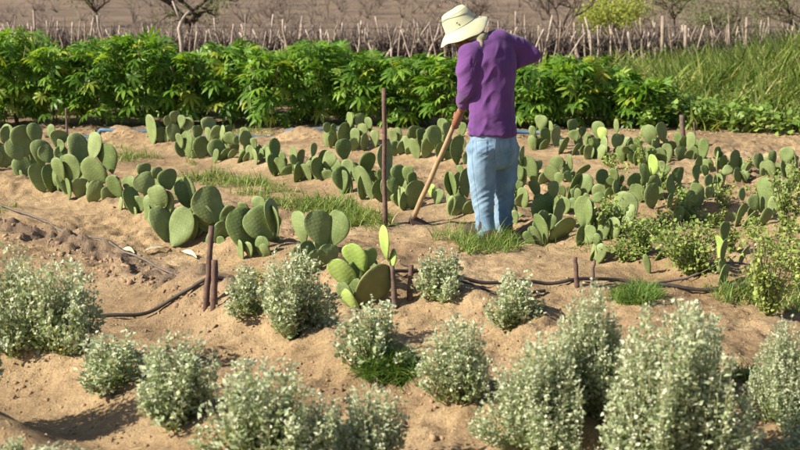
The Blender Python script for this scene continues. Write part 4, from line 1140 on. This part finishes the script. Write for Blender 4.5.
# body: head, neck, hands, a core inside the clothes, feet: one continuous surface
head_c = pt(459.5, 33.5, .12)
fx = Vector((-.62, .62, -.48)).normalized()      # where the face looks: away to the left and down
upv = Vector((-.46, .10, .88)); upv = (upv - fx * upv.dot(fx)).normalized(); sd = fx.cross(upv).normalized()
def hp_(f, u, s): return head_c + fx * f * MB + upv * u * MB + sd * s * MB
body = []
body += limb([hp_(-1.2, 2, 0), hp_(.8, 2.5, 0)], [11.2 * MB, 10.6 * MB], .01)
body += limb([hp_(3, -3, 0), hp_(5, -8.5, 0)], [7.6 * MB, 4.6 * MB], .008)              # face and chin
body += limb([hp_(2, -6, 3.6), hp_(5, -9, 0), hp_(2, -6, -3.6)], [4.6 * MB, 4.0 * MB, 4.6 * MB], .008)   # jaw
body += limb([hp_(10.2, .5, 0), hp_(12.6, -3.2, 0)], [1.1 * MB, 1.8 * MB], .003)          # nose
body += limb([hp_(10.0, 2.6, 3.4), hp_(10.0, 2.6, -3.4)], [1.5 * MB, 1.5 * MB], .006)      # brow
body += limb([hp_(9.3, -6.0, 1.8), hp_(9.9, -6.0, 0), hp_(9.3, -6.0, -1.8)], [.9 * MB, 1.1 * MB, .9 * MB], .003)  # lips
for s in (-1, 1):
    body += sweep([(hp_(-1, -1, 10.4 * s), 1.2 * MB, 2.2 * MB, 3.4 * MB, YAW), (hp_(-1.6, -2, 10.9 * s), 1.2 * MB, 1.8 * MB, 2.6 * MB, YAW)], .004)
body += limb([hp_(-3, -4, 0), neck_p, pt(487, 52, .05)], [6.8 * MB, 7.2 * MB, 9 * MB])
body += sweep([(pt(490, 60, .03), 15 * MB, 10 * MB, 8 * MB, YAW), (pt(492, 100, .01), 16 * MB, 10 * MB, 8 * MB, YAW), (pt(493, 150, 0), 17 * MB, 11 * MB, 8 * MB, YAW)], .02)
for st in (legL, legR):
    body += limb([Vector(s[0]) for s in st], [s[1] * .62 for s in st], .015)
body += limb([pt(490, 56, .03), sh_l, el_l, cuff_l, wr_l], [7 * MB, 7 * MB, 5.5 * MB, 5.6 * MB, 4.4 * MB])
body += limb([pt(490, 56, .03), sh_r, el_r, el_r.lerp(hand_r, .6), el_r.lerp(hand_r, .9)], [7 * MB, 7 * MB, 5 * MB, 4.2 * MB, 3.6 * MB])
HR = .020
def grip(hc, wrist, thumb_up=1):
    """five fingers closed round the handle; the palm lies on the side the wrist comes from"""
    out = []; a = dirh
    w = (wrist - hc); u = (w - a * w.dot(a)).normalized(); v = a.cross(u).normalized()
    rr = HR + .009
    palm = [hc + u * (rr + .006) + a * (k * .036) for k in (-1, -.3, .4, 1)]
    out += limb(palm, [.0165, .0200, .0200, .0165], .006)
    out += limb([wrist, wrist.lerp(hc + u * rr, .55), hc + u * (rr + .006)], [.031, .030, .027], .008)
    for k, (off, r, end) in enumerate(((-.045, .0098, 215), (-.0155, .0112, 240), (.014, .0118, 245), (.043, .0112, 232))):
        pts = [hc + a * (off + .002 * math.sin(t)) + (u * math.cos(t) + v * math.sin(t)) * (rr + .0015 * (1 if j % 2 else 0)) for j, t in enumerate(np.radians(np.linspace(0, end, 8)))]
        out += limb(pts, [r * 1.05, r * 1.1, r, r * 1.02, r * .95, r * .95, r * .88, r * .75], .0035)
    th = [hc + u * rr + a * .030, hc + (u * .75 - v * .8).normalized() * (rr + .004) + a * (.050 * thumb_up), hc + (-u * .1 - v).normalized() * rr + a * (.058 * thumb_up), hc + (-u * .75 - v * .55).normalized() * (rr) + a * (.060 * thumb_up)]
    out += limb(th, [.0150, .0130, .0115, .0095], .0035)
    return out
hand_parts = grip(hand_l, wr_l.lerp(hand_l, .25)) + grip(hand_r, el_r.lerp(hand_r, .86))
body += hand_parts
for st, dy in ((legL, 0), (legR, .0)):
    an = Vector(st[-1][0]); an.z = O.z + .06
    toe = an + Vector((-.10, .17, -.02))
    body += limb([Vector(st[-1][0]), an, toe], [.04, .042, .034])
solid("body", body, .0042, 3, M['skin'], person, O, relax=.45)
for st in (legL, legR):
    an = Vector(st[-1][0]); an.z = O.z + .055; toe = an + Vector((-.115, .19, -.015)); heel = an + Vector((.03, -.045, -.01))
    solid("boot", limb([heel, an, toe], [.045, .055, .046]) + limb([an, an + Vector((0, 0, .12))], [.055, .055]), .007, 3, M['boot'], person, O)
# eyes
for s in (-1, 1):
    o = link("eye", mesh_np("eye", sV * .012 , sF, M['hair'], smooth=True), person); o.location = hp_(9.6, .8, 3.5 * s) - O
# hair under the hat
hair = sweep([(hp_(-3.5, 1.5, 0), 10.2 * MB, 10.2 * MB, 10.5 * MB, 0), (hp_(-5, -3, 0), 8.2 * MB, 8.2 * MB, 6 * MB, 0)], .01)
solid("hair", hair, .006, 2, M['hair'], person, O, lambda co, no: .003 * fbm(co[:, 0] * 60, co[:, 2] * 60, 2, 2))

# hat: soft crown and a drooping wavy brim
ax = Vector((-.50, -.06, .86)).normalized(); hx = Vector((.86, .12, .5)); hx = (hx - ax * hx.dot(ax)).normalized(); hy = ax.cross(hx).normalized()
hc = P3(460.5, 25.5, YB + .12)
prof = [(0, 17.6), (4, 17.6), (8.5, 17.0), (12.3, 15.6), (14.2, 12.5), (15.3, 8.5), (16.2, 4), (16.9, .4), (17.4, -.4), (20.0, -2.4), (22.8, -5.0), (25.2, -7.8), (26.4, -9.6), (26.5, -10.2), (25.6, -9.6), (22.4, -6.2), (19.5, -3.6), (16.8, -1.6), (15.6, 2), (14.6, 8), (13.4, 13), (8, 16.2), (0, 16.8)]
ns = 64; V = []
for i, (r, z) in enumerate(prof):
    for j in range(ns):
        a = 2 * math.pi * j / ns; k = max(0, (r - 17) / 9.5)
        rr = r * (1 + .05 * k * math.sin(2 * a + .6) + .03 * k * math.sin(5 * a)) * MB
        zz = (z + k * (2.2 * math.sin(2 * a + 1.0) + 1.0 * math.sin(3 * a + 2.2) + .5 * math.sin(7 * a)) + (1 - k) * (.7 * math.sin(a * 2 + 1) + .4 * math.sin(5 * a)) * min(1, r / 12) * (z > 6)) * MB
        rr *= 1 + (.025 * math.sin(4 * a + z * .4) if 4 < z < 16 else 0)
        p = hc - O + hx * (rr * math.cos(a)) + hy * (rr * math.sin(a)) + ax * zz
        V.append(p[:])
F = [(i * ns + j, i * ns + (j + 1) % ns, (i + 1) * ns + (j + 1) % ns, (i + 1) * ns + j) for i in range(len(prof) - 1) for j in range(ns)]
hat_e = bpy.data.objects.new("hat", mesh_np("hat", V, F, M['hat'], smooth=True)); COL.objects.link(hat_e); hat_e.parent = person
def hat_ring(name, r, z, tr, mat):
    pts = [hc - O + hx * (r * MB * math.cos(a)) + hy * (r * MB * math.sin(a)) + ax * (z * MB) for a in np.linspace(0, 2 * math.pi, 40)]
    return tube_obj(name, np.array([p[:] for p in pts]), tr, mat, hat_e, 5)
hat_ring("seam", 17.1, .3, .0022, M['scarf']); hat_ring("seam", 15.0, 13.8, .0020, M['scarf'])
o = tube_obj("eyelet", [(0, 0, 0), (0, -.004, 0)], .006, M['iron'], hat_e, 8); o.location = P3(457, 23, YB + .12 - .127) - O
# neck cloth with hanging point
def drape(pts_px, name, dy0, th=.010):
    pass
n_c = pt(480, 41.5, .07)
sc = sweep([(pt(472, 36, .05), 5.5 * MB, 8.5 * MB, 6.0 * MB, 0), (pt(480, 38, .02), 7.6 * MB, 9.6 * MB, 7.0 * MB, 0), (pt(487, 39.5, .05), 5.5 * MB, 9.0 * MB, 5.6 * MB, 0)], .01)
sc += limb([pt(479, 41, -.02), pt(481, 45, -.055), pt(480.5, 49.5, -.072)], [4.2 * MB, 2.8 * MB, .9 * MB], .005)
solid("neck_cloth", sc, .0055, 3, M['scarf'], person, O, lambda co, no: .007 * (.6 - 2 * np.abs(vnoise(co[:, 0] * 16 + co[:, 2] * 26, co[:, 2] * 12 - co[:, 0] * 9, 6))))
# jeans details: back pockets, waistband, centre seam
def on_surface(obj, px, py):
    """where the line of sight through a picture point meets the garment"""
    d = Vector(ray(px, py)).normalized(); o_ = Vector((0, 0, CAM_H)) - O
    ok, loc, nrm, _ = obj.ray_cast(o_, d); return (loc, nrm) if ok else (None, None)
def patch_on(obj, name, outline, mat, off=.004, n=9):
    """a sewn-on piece laid on the garment, outline = four corners in the picture"""
    (a, b, c, d_) = [np.array(q, float) for q in outline]; V, ok = [], True
    for i in range(n):
        for j in range(n):
            u, v = i / (n - 1), j / (n - 1)
            q = (a * (1 - u) + b * u) * (1 - v) + (d_ * (1 - u) + c * u) * v
            loc, nrm = on_surface(obj, *q)
            if loc is None: return None
            e = off if 0 < i < n - 1 and 0 < j < n - 1 else -.002
            V.append((loc + nrm * e)[:])
    F = [(i * n + j, i * n + j + 1, (i + 1) * n + j + 1, (i + 1) * n + j) for i in range(n - 1) for j in range(n - 1)]
    return link(name, mesh_np(name, V, F, mat, smooth=True), obj)
def seam_on(obj, name, pts, r, mat, n=24):
    pts = np.array(pts, float); t = np.linspace(0, len(pts) - 1, n); q = [(np.interp(k, range(len(pts)), pts[:, 0]), np.interp(k, range(len(pts)), pts[:, 1])) for k in t]
    V = [on_surface(obj, *p)[0] for p in q]; V = [v[:] for v in V if v is not None]
    if len(V) > 3: return tube_obj(name, np.array(V), r, mat, obj, 5)
bpy.context.view_layer.update()
for q in ([(476, 141), (488, 140), (488, 154), (482, 157), (477, 154)], [(499, 139), (510, 138), (511, 151), (505, 154), (500, 152)]):
    patch_on(jeans, "back_pocket", [q[0], q[1], q[2], q[4]], M['denim'], .0035, 13)
    seam_on(jeans, "seam", q + [q[0]], .0016, M['denim_dark'], 40)
seam_on(jeans, "seam", [(496, 137), (495, 150), (494, 160)], .0022, M['denim_dark'])
seam_on(jeans, "seam", [(473, 140), (472, 160), (475, 185), (479, 210), (480, 230)], .0018, M['denim_dark'], 40)
seam_on(shirt, "seam", [(478, 56), (474, 68), (474, 80)], .0018, M['purple'])

# hoe
hoe = empty("hoe", tuple(hoe_tip), "long wooden handled hoe held by the person, blade on the soil", "hoe")
hpts = [hoe_tip + dirh * .02 + dirh * ((hoe_top - hoe_tip).length - .02) * t for t in np.linspace(0, 1, 14)]
hp2 = np.array([(p - hoe_tip)[:] for p in hpts]); hp2 += RNG.normal(0, .0015, hp2.shape)
tube_obj("handle", hp2, np.linspace(.0215, .0165, 14), M['wood'], hoe, 12)
# iron head: socket and a blade turned towards the person's feet
bl = bmesh.new()
side = dirh.cross(Vector((0, 0, 1))).normalized(); fw = Vector((.72, -.25, -.62)).normalized()
top = dirh * .055
rows = []
for t, w, th in ((0, .030, .006), (.35, .062, .004), (.7, .080, .003), (1, .088, .002)):
    c = top + fw * (.10 * t); nrm = fw.cross(side).normalized()
    rows.append([bl.verts.new(c + side * w + nrm * th), bl.verts.new(c - side * w + nrm * th), bl.verts.new(c - side * w - nrm * th), bl.verts.new(c + side * w - nrm * th)])
for a, b in zip(rows[:-1], rows[1:]):
    for j in range(4): bl.faces.new((a[j], a[(j + 1) % 4], b[(j + 1) % 4], b[j]))
bl.faces.new(rows[0]); bl.faces.new(rows[-1][::-1])
bme = bpy.data.meshes.new("blade"); bl.to_mesh(bme); bl.free(); link("blade", bme, hoe, M['iron'])
tube_obj("socket", np.array([(dirh * -.012)[:], (dirh * .05)[:], (dirh * .075)[:]]), np.array([.022, .028, .026]), M['iron'], hoe, 12)
